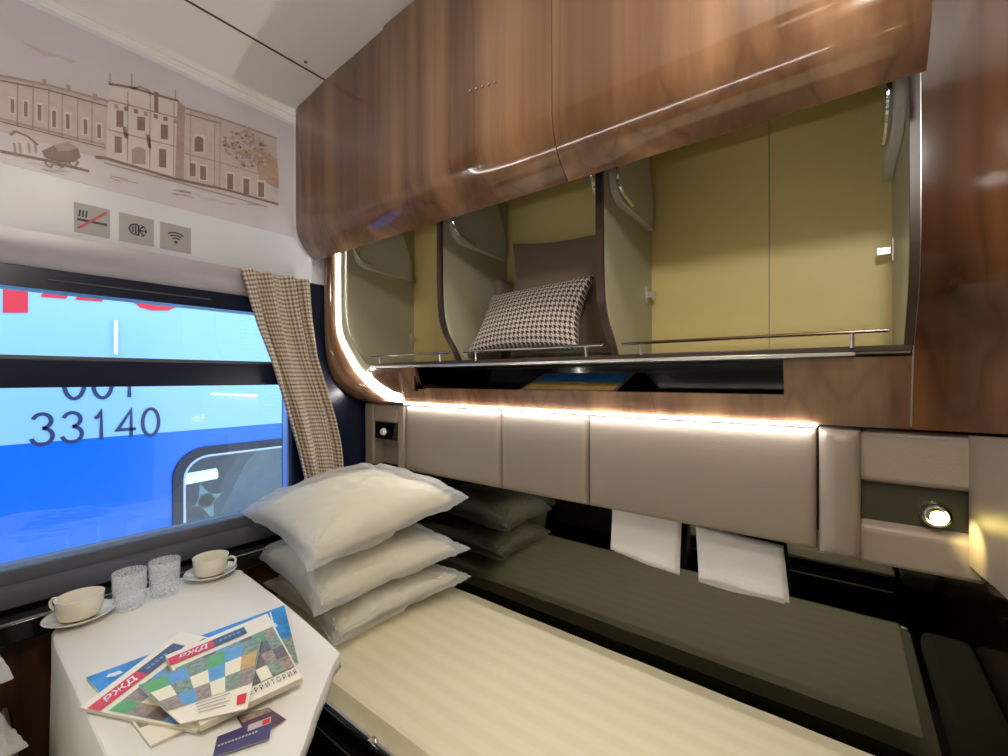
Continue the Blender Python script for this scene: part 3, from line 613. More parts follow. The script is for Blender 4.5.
# dark mirror behind the berth
o = obj('mirror_panel', box(-1.70, 0.30, 1.312, 1.322, 0.50, 1.24), M['mirror'], smooth=False); tag(o, 'long smoked mirror panel reflecting the berth below the leather panels', 'mirror'); SIDE.append(o)

# berth
bt = thing('berth', 'made up sleeping berth with cream striped sheet beside the smoked mirror', 'bed', (-0.78, 0.95, 0.0)); SIDE.append(bt)
def mattress():
    bm = bmesh.new(); nx, ny = 60, 26; X0, X1, Y0, Y1, Z0, Z1 = -1.70, 0.175, 0.635, 1.272, 0.455, 0.54
    G = []
    for i in range(nx+1):
        row = []
        for j in range(-3, ny+4):
            u = i/nx; x = X0 + (X1-X0)*u; jj = min(max(j, 0), ny); y = Y0 + (Y1-Y0)*jj/ny
            r = 0.030; d = min(y-Y0, Y1-y, X1-x); z = Z1 - (r - math.sqrt(max(0, r*r-(r-d)**2)) if d < r else 0)
            z += 0.0022*noise.noise(Vector((x*3.0, y*7.0, 0.3))) + 0.0012*noise.noise(Vector((x*12, y*5, 2)))
            if j < 0: z = Z1 - r + (Z0-(Z1-r))*(-j)/3
            if j > ny: z = Z1 - r + (Z0-(Z1-r))*(j-ny)/3
            if d < 0.001 and 0 <= j <= ny and i == nx: z = Z1 - r
            row.append(bm.verts.new((x, y, min(z, Z1+0.003))))
        G.append(row)
    for i in range(nx):
        for j in range(len(G[0])-1): bm.faces.new((G[i][j], G[i+1][j], G[i+1][j+1], G[i][j+1]))
    last = [bm.verts.new((v.co.x, v.co.y, Z0)) for v in G[-1]]
    for j in range(len(last)-1): bm.faces.new((G[-1][j], last[j], last[j+1], G[-1][j+1]))
    return bm
obj('mattress', mattress(), M['sheet'], bt, label='cream striped sheet over the mattress')
bm = box(-1.70, 0.18, 0.625, 1.30, 0.40, 0.462); obj('berth_board', bm, M['leather_dk'], bt, bevel=0.01)
bm = box(0.200, XD-0.004, 0.645, 1.29, 0.462, 0.535); obj('foot_cushion', bm, M['olive_seat'], bt, bevel=0.02, seg=3, label='dark olive seat cushion at the foot of the berth')
bm = bmesh.new(); tube(bm, [(-1.70, 0.628, 0.515), (-0.9, 0.626, 0.515), (0.17, 0.624, 0.513)], 0.0045, 8); obj('edge_rail', bm, M['alu'], bt)
bm = box(-1.70, 0.175, 0.617, 0.632, 0.470, 0.506); obj('front_rail', bm, M['ledge'], bt, bevel=0.004)
bm = bmesh.new(); bx(bm, -0.876, -0.856, 0.612, 0.634, 0.505, 0.523); obj('latch', bm, M['chrome'], bt, bevel=0.003)
bm = bmesh.new(); bx(bm, -1.70, 0.18, 0.68, 1.30, 0.0, 0.40); obj('berth_base', bm, M['ledge'], bt, bevel=0.01)
bm = bmesh.new(); tube(bm, [(-1.70, 0.619, 0.440), (0.17, 0.619, 0.440)], 0.002, 6); obj('trim_line', bm, M['alu'], bt)

# towels hanging out from under the panels
def towel(pxs, lab, n):
    t = thing('towel', lab, 'towel', (0, 0, 0), group='white towels hanging over the mirror')
    pts = [at(px, py, 1, 1.272) for px, py in pxs]   # tl, tr, br, bl
    t.location = (pts[0].x, 1.272, pts[3].z); _wl[t.name] = Vector(t.location)
    for k in range(n):
        bm = bmesh.new(); nu, nv = 16, 14; G = []
        for i in range(nu+1):
            row = []
            for j in range(nv+1):
                u, v = i/nu, j/nv; top = pts[0].lerp(pts[1], u); bot = pts[3].lerp(pts[2], u); p = top.lerp(bot, v)
                p.z += -0.007*k*v; p.x += 0.006*k*v*(1 if k % 2 else -0.4)
                p.y += 0.007*k - 0.003 + 0.0045*math.sin(u*7 + k)*v + 0.002*noise.noise(Vector((u*4, v*5, k)))
                row.append(bm.verts.new(p))
            G.append(row)
        for i in range(nu):
            for j in range(nv): bm.faces.new((G[i][j], G[i+1][j], G[i+1][j+1], G[i][j+1]))
        solid(obj('fold', bm, M['towel'], t), 0.005)
    return t
towel([(613, 506), (681, 520), (676, 573), (611, 549)], 'narrower white towel hanging under the leather panel, nearer the window', 2)
towel([(696, 526), (783, 548), (786, 601), (699, 579)], 'wider white folded towel hanging under the leather panel, nearer the door', 3)

# ---------------------------------------------------------------- pillows
def pillow(C4, th, name, m, seed=0, thb=None, n=26, corner=0.35, sag=0.0, uv=False, wr=0.006):
    """C4: four corners in space, counter-clockwise; th: half thickness"""
    A, B, C, D = [Vector(c) for c in C4]; bm = bmesh.new(); lay = bm.loops.layers.uv.new('UVMap') if uv else None
    nrm = (B-A).cross(D-A).normalized()
    if nrm.z < 0 and abs(nrm.z) > 0.3: nrm = -nrm
    LU, LV = (B-A).length, (D-A).length
    top, bot, UV = [], [], {}
    for s, arr in ((1, top), (-1, bot)):
        for i in range(n+1):
            row = []
            for j in range(n+1):
                if s < 0 and (i in (0, n) or j in (0, n)): row.append(top[i][j]); continue
                # cosine spacing so edges are well resolved
                u = 0.5 - 0.5*math.cos(math.pi*i/n); v = 0.5 - 0.5*math.cos(math.pi*j/n)
                a, b = 2*u-1, 2*v-1
                pin = 0.055   # sides drawn in between the corners
                uu = u + pin*a*(1-b*b)*-1*abs(a); vv = v + pin*b*(1-a*a)*-1*abs(b)
                p = A*(1-uu)*(1-vv) + B*uu*(1-vv) + C*uu*vv + D*(1-uu)*vv
                f = max(0, (1-a*a))**corner*max(0, (1-b*b))**corner
                f = f * (0.86 + 0.14*(1-a*a*b*b))
                w = noise.noise(Vector((u*3+seed*7, v*3, s*3.0)))*0.5 + (0.35-abs(noise.noise(Vector((u*5+v*3+seed, v*4-u*2, s*9.0)))))*0.7 + (0.3-abs(noise.noise(Vector((u*11-v*6+seed, v*9, s*5)))))*0.45
                # creases radiating from corners
                edge = 1 - min(1, 1.6*(1-max(abs(a), abs(b))))
                cr = math.sin(math.atan2(b-0.9*math.copysign(1, b), a-0.9*math.copysign(1, a))*9 + seed)*edge*0.35
                p = p + nrm*(s*(th if s > 0 or thb is None else thb)*f + wr*(w + cr)*min(1, f*2)) - Vector((0, 0, sag*(a*a+b*b)))
                row.append(bm.verts.new(p)); UV[row[-1]] = (u*LU, v*LV)
            arr.append(row)
    for arr, s in ((top, 1), (bot, -1)):
        for i in range(n):
            for j in range(n):
                q = (arr[i][j], arr[i+1][j], arr[i+1][j+1], arr[i][j+1]); f = bm.faces.new(q if s > 0 else q[::-1])
                if uv:
                    for lp_ in f.loops: lp_[lay].uv = UV[lp_.vert]
    return bm
def seam(C4, name, m, par, r=0.003):
    pass
PL = [
 ([(-1.70, 0.672, 0.880), (-1.175, 0.632, 0.825), (-1.070, 1.180, 0.930), (-1.62, 1.19, 0.950)], (0.118, 0.070), 'white wrapped pillow, topmost of the stack on the cream berth by the curtain'),
 ([(-1.68, 0.700, 0.725), (-1.195, 0.662, 0.680), (-1.075, 1.196, 0.738), (-1.64, 1.20, 0.770)], (0.078, 0.048), 'white wrapped pillow, middle of the stack on the cream berth by the curtain'),
 ([(-1.68, 0.735, 0.612), (-1.172, 0.712, 0.582), (-1.088, 1.215, 0.628), (-1.64, 1.22, 0.645)], (0.044, 0.066), 'white wrapped pillow, bottom of the stack on the cream berth by the curtain')]
def wrapped_pillow(c4, th, lab, grp, seed):
    th, thb = th
    vs = [Vector(c) for c in c4]; cen = sum(vs, Vector())/4
    t = thing('pillow', lab, 'pillow', (cen.x, cen.y, cen.z - thb), grp)
    inner = [cen + (v-cen)*0.86 for v in vs]
    obj('stuffed_pillow', pillow(inner, th*0.80, 'p', None, seed=seed, thb=thb*0.78, corner=0.30, wr=0.012), M['pillow_in'], t)
    obj('wrapper', pillow(c4, th*1.0, 'p', None, seed=seed+2, thb=thb, n=64, corner=0.36, wr=0.024), M['wrapper'], t, label='thin translucent white wrapper')
for k, (c4, th, lab) in enumerate(PL):
    wrapped_pillow(c4, th, lab, 'wrapped pillows stacked on the berth by the mirror', k*3+1)
# the stack on the berth opposite, only its edge in view
for k, (c4, th, lab) in enumerate(PL):
    c = [(x, 2*YC - y + (-0.02, 0.03, 0.05)[k], z) for x, y, z in c4]; c = [c[1], c[0], c[3], c[2]]
    pos = ('topmost', 'middle', 'lowest')[k]
    wrapped_pillow(c, th, 'white wrapped pillow at the left picture edge, %s of the stack on the berth opposite' % pos, 'wrapped pillows on the opposite berth', k*3+11)

# cushions in the middle compartment
o = obj('back_cushion', pillow([(-1.00, 1.34, 1.43), (-0.53, 1.33, 1.43), (-0.53, 1.385, 1.86), (-1.02, 1.385, 1.885)], 0.035, 'c', None, seed=5, corner=0.25, wr=0.003), M['taupe_fabric'])
tag(o, 'large taupe fabric cushion standing at the back of the middle locker compartment', 'cushion')
o = obj('houndstooth_cushion', pillow([(-1.066, 1.170, 1.447), (-0.622, 1.175, 1.445), (-0.617, 1.270, 1.685), (-1.035, 1.275, 1.665)], 0.052, 'c', None, seed=8, corner=0.36, uv=True, wr=0.003), M['hound'])
tag(o, 'small houndstooth check cushion lying against the taupe cushion in the locker', 'cushion')
# folded blanket edge beside the cushions
o = obj('folded_blanket', box(-1.070, -1.035, 1.32, 1.41, 1.4235, 1.74), M['taupe_fabric'], bevel=0.014, seg=3); tag(o, 'dark taupe folded blanket standing left of the cushions in the locker', 'blanket')

# brochure in the slot below the lockers
bc = thing('brochure', 'glossy landscape brochure lying in the dark slot below the locker', 'brochure', (-0.68, 1.28, 1.318))
bm = bmesh.new(); prism(bm, [(1.20, 1.3185), (1.20, 1.3215), (1.36, 1.378), (1.36, 1.375)], 0, -0.86, -0.52); obj('cover', bm, M['dark_pr'], bc)
bm = bmesh.new()
def slant(t, z=0.0006): return (1.20 + 0.16*t, 1.3215 + 0.0565*t + z)
def sq(x0, x1, t0, t1, mi):
    y0, z0 = slant(t0); y1, z1 = slant(t1); poly(bm, [(x0, y0, z0), (x1, y0, z0), (x1, y1, z1), (x0, y1, z1)], mi)
sq(-0.85, -0.53, 0.45, 0.98, 0); sq(-0.85, -0.53, 0.05, 0.45, 1)
obj('cover_picture', bm, [M['sky_pr'], M['ochre_pr']], bc, smooth=False, recalc=False)

# ---------------------------------------------------------------- curtain
def curtain(mir=False):
    bm = bmesh.new(); lay = bm.loops.layers.uv.new('UVMap'); nu, nv = 150, 60; G = []; UV = {}
    L = [(1.745, 0.664), (1.55, 0.718), (1.42, 0.763), (1.20, 0.826), (0.98, 0.880), (0.78, 0.905)]
    R = [(1.745, 0.915), (1.60, 0.930), (1.45, 0.955), (1.20, 1.035), (1.08, 1.062), (0.78, 1.085)]
    def ev(T, z):
        for (za, a), (zb, b) in zip(T, T[1:]):
            if z >= zb - 1e-6: 
                t = (z-za)/(zb-za); return a + (b-a)*t
    Wc = 0.62
    for j in range(nv+1):
        z = 1.750 - (1.750-0.78)*j/nv; zz = min(z, 1.745); l, r = ev(L, zz), ev(R, zz); row = []
        for i in range(nu+1):
            u = i/nu; ph = u*2*math.pi*3.6 + 0.9*math.sin(z*2.2) + 0.9*math.sin(u*7)
            am = 0.031 + 0.008*math.sin(u*11)
            w = 0.5 + 0.5*math.tanh((1.60 - z)*2)    # softer folds lower down
            x = -1.680 + am*(1-0.25*w)*math.sin(ph) + 0.006*math.sin(ph*2.3 + z*5) + 0.004*noise.noise(Vector((u*8, z*6, 1)))
            y = l + (r-l)*(u + 0.012*math.sin(ph + 1.2)) 
            v = bm.verts.new((x, y, z)); UV[v] = (u*Wc, z); row.append(v)
        G.append(row)
    for j in range(nv):
        for i in range(nu):
            f = bm.faces.new((G[j][i], G[j][i+1], G[j+1][i+1], G[j+1][i]))
            for lp_ in f.loops: lp_[lay].uv = UV[lp_.vert]
    return bm
c = obj('curtain', curtain(), M['hound_c']); tag(c, 'brown and cream houndstooth curtain gathered at the right side of the window', 'curtain'); SIDE.append(c)
solid(c, 0.0015)

# ---------------------------------------------------------------- table, cloth, tableware
TZ = 0.762
tb = thing('folding_table', 'dark wooden folding table under the white tablecloth below the window', 'table', (-1.1, 0.36, 0.0))
bm = bmesh.new(); prism(bm, [(-1.628, 0.185), (-1.628, 0.565), (-1.45, 0.565), (-0.91, 0.530), (-0.86, 0.490), (-0.78, 0.410), (-0.70, 0.335), (-0.66, 0.26), (-0.66, 0.195), (-0.70, 0.180), (-1.43, 0.180)], 2, 0.735, 0.7565); obj('tabletop', bm, M['ledge'], tb, bevel=0.003)
bm = bmesh.new(); tube(bm, [(-0.90, 0.37, 0.0), (-0.90, 0.37, 0.73)], 0.022, 20); obj('leg', bm, M['alu'], tb)
bm = bmesh.new(); lathe(bm, [(0, 0), (0.09, 0), (0.09, 0.008), (0.03, 0.014), (0.022, 0.02)], -0.90, 0.37, 0.0, 30); obj('foot_plate', bm, M['alu'], tb)
def cloth():
    ctrl = [(-1.42, 0.168), (-1.50, 0.186), (-1.560, 0.240), (-1.575, 0.30), (-1.575, 0.44), (-1.560, 0.52), (-1.515, 0.572), (-1.445, 0.585), (-1.15, 0.568), (-0.90, 0.545), (-0.865, 0.535), (-0.845, 0.51), (-0.76, 0.425), (-0.68, 0.35), (-0.64, 0.28), (-0.64, 0.20), (-0.70, 0.168), (-0.98, 0.167), (-1.20, 0.167)]
    pts = [Vector((x, y, 0)) for x, y in ctrl]; n = len(pts); out = []
    for i in range(n):
        p0, p1, p2, p3 = pts[i-1], pts[i], pts[(i+1) % n], pts[(i+2) % n]
        for k in range(8):
            t = k/8; out.append(0.5*((2*p1)+(p2-p0)*t+(2*p0-5*p1+4*p2-p3)*t*t+(3*p1-p0-3*p2+p3)*t**3))
    N = len(out); cen = Vector((-1.1, 0.355, 0)); bm = bmesh.new(); rings = []
    for s in (0.12, 0.3, 0.5, 0.7, 0.85, 0.94, 0.985):
        rings.append([bm.verts.new(Vector((cen.x + (p.x-cen.x)*s, cen.y + (p.y-cen.y)*s, TZ + 0.0012*noise.noise(Vector((p.x*s*9, p.y*s*9, s)))))) for p in out])
    arc = 0
    for q, (o_, dz) in enumerate(((0.0, -0.002), (0.006, -0.012), (0.010, -0.04), (0.012, -0.08), (0.015, -0.18), (0.017, -0.33))):
        row = []
        for i, p in enumerate(out):
            d = (out[(i+1) % N] - out[i-1]).normalized(); nn = Vector((d.y, -d.x, 0)); 
            if nn.dot(p-cen) < 0: nn = -nn
            wv = 0.014*math.sin(i*0.42)*max(0, -dz-0.02)/0.30 + 0.006*math.sin(i*0.9+1)*max(0, -dz-0.02)/0.15
            back = p.x < -1.47
            hf = 0.09 if (p.x > -1.30 and p.y > 0.22) else 1.0
            fl = 0.25 if p.y < 0.25 else hf
            row.append(bm.verts.new((p.x + nn.x*(o_+wv)*(0.0 if back else fl), p.y + nn.y*(o_+wv)*(0.3 if back else fl), TZ + (dz*0.02 if back else dz*hf))))
        rings.append(row)
    bm.faces.new(rings[0])
    for a, b in zip(rings, rings[1:]):
        for i in range(N): 
            j = (i+1) % N
            va, vb, vc, vd = a[i], a[j], b[j], b[i]
            if (vb.co-vc.co).length < 1e-5 and (va.co-vd.co).length < 1e-5: continue
            bm.faces.new((va, vb, vc, vd))
    return bm
c = obj('tablecloth', cloth(), M['cloth']); tag(c, 'white cloth spread over the table below the window', 'tablecloth')
solid(c, 0.0015, -1)
TT = TZ + 0.0012
def coffee_cup(x, y, ang, lab_c, lab_s):
    s = thing('saucer', lab_s, 'saucer', (x, y, TT), group=None)
    bm = bmesh.new(); lathe(bm, [(0, 0.006), (0.028, 0.006), (0.034, 0.009), (0.056, 0.015), (0.066, 0.020), (0.068, 0.0185), (0.058, 0.012), (0.040, 0.003), (0.036, 0.0), (0.030, 0.0), (0.028, 0.003), (0, 0.003)], x, y, TT, 48); obj('dish', bm, M['china'], s)
    c = thing('coffee_cup', lab_c, 'cup', (x, y, TT+0.006))
    z = TT + 0.0065
    bm = bmesh.new(); lathe(bm, [(0, 0.006), (0.024, 0.006), (0.037, 0.010), (0.0418, 0.026), (0.0435, 0.048), (0.0445, 0.056), (0.0462, 0.056), (0.0457, 0.048), (0.0440, 0.026), (0.039, 0.008), (0.030, 0.003), (0.026, 0.0), (0.022, 0.0), (0.020, 0.003), (0, 0.003)], x, y, z, 48); obj('bowl', bm, M['china'], c)
    d = Vector((math.cos(ang), math.sin(ang), 0))
    P = smooth_path([Vector((x, y, z+0.044)) + d*0.0455, Vector((x, y, z+0.050)) + d*0.056, Vector((x, y, z+0.043)) + d*0.067, Vector((x, y, z+0.029)) + d*0.066, Vector((x, y, z+0.019)) + d*0.053, Vector((x, y, z+0.018)) + d*0.040], 5)
    bm = bmesh.new(); tube(bm, P, 0.0034, 10); obj('handle', bm, M['china'], c)
coffee_cup(-1.496, 0.222, math.radians(222), 'cream china cup standing left of the two glasses, handle pointing left', 'cream saucer under the cup at the left table corner')
coffee_cup(-1.512, 0.512, math.radians(48), 'cream china cup standing right of the two glasses, handle pointing right', 'cream saucer under the cup next to the pillow stack')
def tumbler(x, y, lab):
    g = thing('drinking_glass', lab, 'glass', (x, y, TT)); n = 48; z0 = TT+0.0003
    bm = bmesh.new(); rings = []
    prof = [(0, 0.0), (0.027, 0.0), (0.0305, 0.003), (0.0315, 0.010)] + [(0.0318 + 0.0004*i, 0.010 + 0.058*i/10) for i in range(1, 11)] + [(0.0360, 0.080), (0.0364, 0.094), (0.0350, 0.0945), (0.0344, 0.080), (0.0325, 0.050), (0.030, 0.022), (0.027, 0.014), (0, 0.013)]
    for k, (r, z) in enumerate(prof):
        if r == 0: rings.append([bm.verts.new((x, y, z0+z))]); continue
        row = []
        for i in range(n):
            a = 2*math.pi*i/n; rr = r
            if 4 <= k <= 12: rr += 0.0013*((i + k) % 4 < 2) - 0.0013*((i - k) % 4 < 2)
            row.append(bm.verts.new((x+rr*math.cos(a), y+rr*math.sin(a), z0+z)))
        rings.append(row)
    for a, b in zip(rings, rings[1:]):
        for i in range(n):
            j = (i+1) % n; q = ([a[0]] if len(a) == 1 else [a[i], a[j]]) + ([b[0]] if len(b) == 1 else [b[j], b[i]]); bm.faces.new(q)
    obj('glass_body', bm, M['cutglass'], g, label='cut glass body')
tumbler(-1.478, 0.314, 'cut glass tumbler beside the left coffee cup')
tumbler(-1.490, 0.392, 'cut glass tumbler beside the right coffee cup')

# ---------------------------------------------------------------- magazines and cards
class Quad:
    def __init__(s, px, z): s.c = [at(x, y, 2, z) for x, y in px]; s.z = z      # tl, tr, br, bl
    def __call__(s, u, v, dz=0.0):
        a = s.c[0].lerp(s.c[1], u); b = s.c[3].lerp(s.c[2], u); p = a.lerp(b, v); p.z = s.z + dz; return p
def magazine(name, lab, cat, px, z0, th, cover='paper'):
    q = Quad(px, z0+th); c = sum(q.c, Vector())/4
    t = thing(name, lab, cat, (c.x, c.y, z0))
    bm = bmesh.new(); top = [bm.verts.new(p) for p in q.c]; bot = [bm.verts.new((p.x, p.y, z0)) for p in q.c]
    bm.faces.new(top).material_index = 0; bm.faces.new(bot[::-1]).material_index = 0
    for i in range(4): bm.faces.new((top[i], top[(i+1) % 4], bot[(i+1) % 4], bot[i])).material_index = 1
    obj('pages', bm, [M[cover], M['pgs']], t, smooth=False); return t, q
def art(t, q, patches, mats, name='cover_print', dz=0.0006):
    bm = bmesh.new()
    for k, (pts, mi) in enumerate(patches): poly(bm, [q(u, v, dz + 0.00004*k) for u, v in pts], mi)
    obj(name, bm, [M[m] for m in mats], t, smooth=False, recalc=False)
def R(u0, u1, v0, v1, mi): return ([(u0, v1), (u1, v1), (u1, v0), (u0, v0)], mi)
def cover_text(t, q, s, u0, u1, v0, v1, m, shear=0.0, bold=0.0, dz=0.0022, name='lettering'):
    bm = text_bm(s, 1.0, shear=shear, bold=bold)
    for v in bm.verts: v.co = q(u0 + (u1-u0)*v.co.x, v1 + (v0-v1)*v.co.y, dz)
    obj(name, bm, M[m], t, smooth=False, recalc=False)
Z1_ = TT + 0.0008
# sky-blue magazine at the bottom
t, q = magazine('magazine', 'magazine with blue sky cover, mostly under the others and sticking out behind', 'magazine', [(86, 677), (284, 605), (298, 662), (118, 712)], Z1_, 0.004)
cl = [R(0.0, 1.0, 0.0, 0.60, 0), R(0.0, 1.0, 0.60, 1.0, 2)]
for i in range(16):
    u = random.random()*0.85+0.03; v = random.random()*0.32+0.12; w = random.uniform(0.02, 0.07); cl.append(([(u, v), (u+w*0.6, v+0.05), (u+w*1.4, v+0.03), (u+w*1.2, v-0.04), (u+w*0.3, v-0.05)], 1))
cl.append(R(0.90, 0.91, 0.04, 0.5, 1)); art(t, q, cl, ['sky_pr', 'white_pr', 'photo2_pr'])
# folded leaflet peeking out at the bottom
t, q = magazine('leaflet', 'pale leaflet whose corner peeks out in front under the red-strip magazines', 'leaflet', [(128, 716), (176, 700), (200, 722), (150, 745)], Z1_+0.0001, 0.0035)
art(t, q, [R(0.04, 0.96, 0.04, 0.45, 0)], ['photo2_pr'])
# collage magazines: cover art shared
def collage(t, q, strip, title):
    P = [R(0.02, 0.98, 0.24, 0.86, 5)]
    tiles = [(1, 6, 7, 2, 5, 7, 1, 6), (6, 3, 4, 7, 6, 2, 7, 5), (7, 5, 3, 4, 2, 7, 6, 7), (2, 7, 6, 1, 7, 3, 5, 6)]
    for r_, row in enumerate(tiles):
        for c_, mi in enumerate(row):
            u0 = 0.02 + c_*0.12; v0 = 0.24 + r_*0.155; sh = 0.03
            P.append(([(u0, v0+0.155), (u0+0.12, v0+0.155), (u0+0.12+sh*0, v0), (u0, v0)], mi))
    P += [R(*strip[0], 0.07, 0.185, 0), R(*strip[1], 0.07, 0.185, 8)]
    art(t, q, P, ['red_pr', 'green_pr', 'blue_pr', 'cream_pr', 'ochre_pr', 'photo2_pr', 'photo_pr', 'dark_pr', 'navy_pr'])
    cover_text(t, q, 'РЖД', strip[0][0]+0.08, strip[0][1]-0.05, 0.09, 0.165, 'white_pr', shear=0.3, bold=0.02)
    art(t, q, [R(strip[1][0]+0.05+i*0.045, strip[1][0]+0.08+i*0.045, 0.115, 0.14, 0) for i in range(5)], ['blue_pr'], 'strip_text', 0.0024)
    cover_text(t, q, title, 0.42, 0.97, 0.89, 0.945, 'ink')
t, q = magazine('magazine', 'magazine with red and slate title strip, lying left and partly under the other', 'magazine', [(79, 707), (180, 631), (292, 655), (196, 730)], Z1_+0.0045, 0.005)
collage(t, q, ((0.0, 0.42), (0.42, 0.82)), 'ТЕРРИТОРИЯ')
t, q = magazine('magazine', 'thick magazine with red and slate title strip and photo collage cover, at the right', 'magazine', [(165, 655), (267, 613), (302, 677), (200, 725)], Z1_+0.0122, 0.0105)
collage(t, q, ((0.0, 0.40), (0.40, 0.72)), 'Т Е Р Р И Т О Р И Я')
# small brochure on top
t, q = magazine('brochure', 'small brochure with green and cream checks lying topmost on the magazines', 'brochure', [(138, 685), (262, 634), (247, 708), (180, 723)], Z1_+0.0255, 0.002)
P = [R(0.0, 1.0, 0.0, 0.70, 6)]
seq = [(0, 0, 1), (1, 0, 2), (2, 0, 6), (3, 0, 1), (4, 0, 2), (5, 0, 6), (0, 1, 3), (1, 1, 6), (2, 1, 3), (3, 1, 2), (4, 1, 3), (5, 1, 4), (0, 2, 5), (1, 2, 2), (2, 2, 5), (3, 2, 3), (4, 2, 6), (5, 2, 5)]
for c_, r_, mi in seq: P.append((([(0.02+c_*0.16, 0.02+(r_+1)*0.23), (0.02+(c_+1)*0.16, 0.02+(r_+1)*0.23), (0.02+(c_+1)*0.16, 0.02+r_*0.23), (0.02+c_*0.16, 0.02+r_*0.23)]), mi))
P.append(R(0.82, 0.95, 0.82, 0.94, 0))
for i in range(4): P.append(R(0.30, 0.72 - 0.05*(i % 2), 0.75+i*0.05, 0.762+i*0.05, 7))
art(t, q, P, ['red_pr', 'green_pr', 'blue_pr', 'cream_pr', 'ochre_pr', 'photo_pr', 'photo2_pr', 'sep2'])
# cards
t, q = magazine('travel_card', 'plum coloured card lying under the purple card at the front of the table', 'card', [(236, 716), (268, 707), (286, 719), (250, 741)], Z1_, 0.0008, 'card2')
art(t, q, [R(0.05, 0.95, 0.05, 0.3, 0)], ['photo_pr'])
t, q = magazine('travel_card', 'purple card with a pale text line lying on top at the front of the table', 'card', [(217, 736), (272, 715), (269, 738), (212, 757)], Z1_+0.0022, 0.0008, 'card')
art(t, q, [R(0.55, 0.98, 0.04, 0.34, 0), R(0.82, 0.96, 0.08, 0.3, 1)], ['sep1', 'red_pr'])
art(t, q, [R(0.05+i*0.06, 0.09+i*0.06, 0.50, 0.58, 0) for i in range(12)], ['sep1'], 'text_line', 0.0012)

# ---------------------------------------------------------------- train on the next track
XT = -4.0
gr = struct('floor_outside', box(-9.0, -1.84, -8, 9, -1.3, -1.2), M['gravel'])
car = thing('railway_carriage', 'blue and light blue railway carriage standing outside the window', 'train', (XT-1.0, 1.0, -1.2))
zb = at(150, 433, 0, XT).z
bm = bmesh.new(); bx(bm, XT-2.6, XT, -7, 9, -0.6, zb); wy0, wy1 = at(177, 480, 0, XT).y, 3.2; wz1 = at(230, 447, 0, XT).z; wz0 = wz1 - 0.95
bm.free(); bm = bmesh.new()
bx(bm, XT-0.08, XT, -7, wy0, -0.6, zb); bx(bm, XT-0.08, XT, wy1, 9, -0.6, zb); bx(bm, XT-0.08, XT, wy0, wy1, -0.6, wz0); bx(bm, XT-0.08, XT, wy0, wy1, wz1, zb)
for cy, cz, sy, sz in ((wy0, wz0, 1, 1), (wy1, wz0, -1, 1), (wy0, wz1, 1, -1), (wy1, wz1, -1, -1)):
    r_ = 0.21; arcp = [(cy + sy*(r_ - r_*math.cos(math.radians(a))), cz + sz*(r_ - r_*math.sin(math.radians(a)))) for a in range(0, 91, 9)]
    prism(bm, [(cy, cz)] + arcp, 0, XT-0.08, XT)
obj('lower_side', bm, M['train_blue'], car, smooth=False)
bm = bmesh.new(); prism(bm, [(XT, zb), (XT, 2.6), (XT-0.25, 3.0), (XT-1.3, 3.3), (XT-2.6, 3.0), (XT-2.6, zb), (XT-0.08, zb)], 1, -7, 9); obj('upper_side', bm, M['train_light'], car)
# rounded window: frame, trim, glass, dim compartment behind it
outer = rrect(wy0-0.03, wy1+0.03, wz0-0.03, wz1+0.03, 0.22); inner = rrect(wy0+0.035, wy1-0.035, wz0+0.035, wz1-0.035, 0.17)
def ringband(bm, o_, i_, x0, x1, mi=0):
    n = len(o_); F = lambda p, x: bm.verts.new((x, p[0], p[1]))
    A, B, C_, D_ = [F(p, x1) for p in o_], [F(p, x1) for p in i_], [F(p, x0) for p in o_], [F(p, x0) for p in i_]
    for k in range(n):
        j = (k+1) % n
        for q in ((A[k], A[j], B[j], B[k]), (A[k], C_[k], C_[j], A[j]), (B[k], B[j], D_[j], D_[k]), (C_[k], D_[k], D_[j], C_[j])): bm.faces.new(q).material_index = mi
bm = bmesh.new(); ringband(bm, outer, inner, XT-0.08, XT+0.018); fw = obj('window_frame', bm, M['navy'], car)
bm = bmesh.new(); ringband(bm, inner, rrect(wy0+0.052, wy1-0.052, wz0+0.052, wz1-0.052, 0.155), XT-0.05, XT+0.012); obj('window_trim', bm, M['train_trim'], fw)
bm = box(XT-0.034, XT-0.030, wy0+0.04, wy1-0.04, wz0+0.04, wz1-0.04); obj('pane', bm, M['glass'], fw, smooth=False)
bm = bmesh.new(); bx(bm, XT-1.9, XT-1.85, wy0-0.4, wy1+0.4, wz0-0.3, wz1+0.3); bx(bm, XT-1.9, XT-0.1, wy0-0.4, wy1+0.4, wz0-0.33, wz0-0.3); bx(bm, XT-1.9, XT-0.1, wy0-0.4, wy1+0.4, wz1+0.3, wz1+0.33); obj('compartment', bm, M['far_inside'], car, smooth=False)
bm = bmesh.new(); a = at(178, 480, 0, XT-0.6); b = at(216, 473, 0, XT-0.6); tube(bm, [(XT-0.6, a.y, a.z), (XT-0.6, b.y, b.z)], 0.05, 10); obj('lamp_tube', bm, mat('far_lamp', (255, 255, 255), 0.5, emit=(200, 255, 245), es=1.0), car)
bm = bmesh.new(); c0 = at(206, 500, 0, XT-0.5); x = XT-0.5
for k in range(4):
    an = k*math.pi/2+0.3; d = Vector((0, math.cos(an), math.sin(an))); n = Vector((0, -math.sin(an), math.cos(an)))
    poly(bm, [Vector(c0)+n*0.06, Vector(c0)+d*(0.13, 0.17, 0.10, 0.2)[k], Vector(c0)-n*0.06])
poly(bm, [Vector(c0)+Vector((0, 0.07*math.cos(a_), 0.07*math.sin(a_))) for a_ in (0, 1.05, 2.1, 3.14, 4.19, 5.24)])
solid(obj('table_napkin', bm, mat('far_napkin', (130, 180, 176), 0.6, var=0.1), car, smooth=False, recalc=False), 0.01)
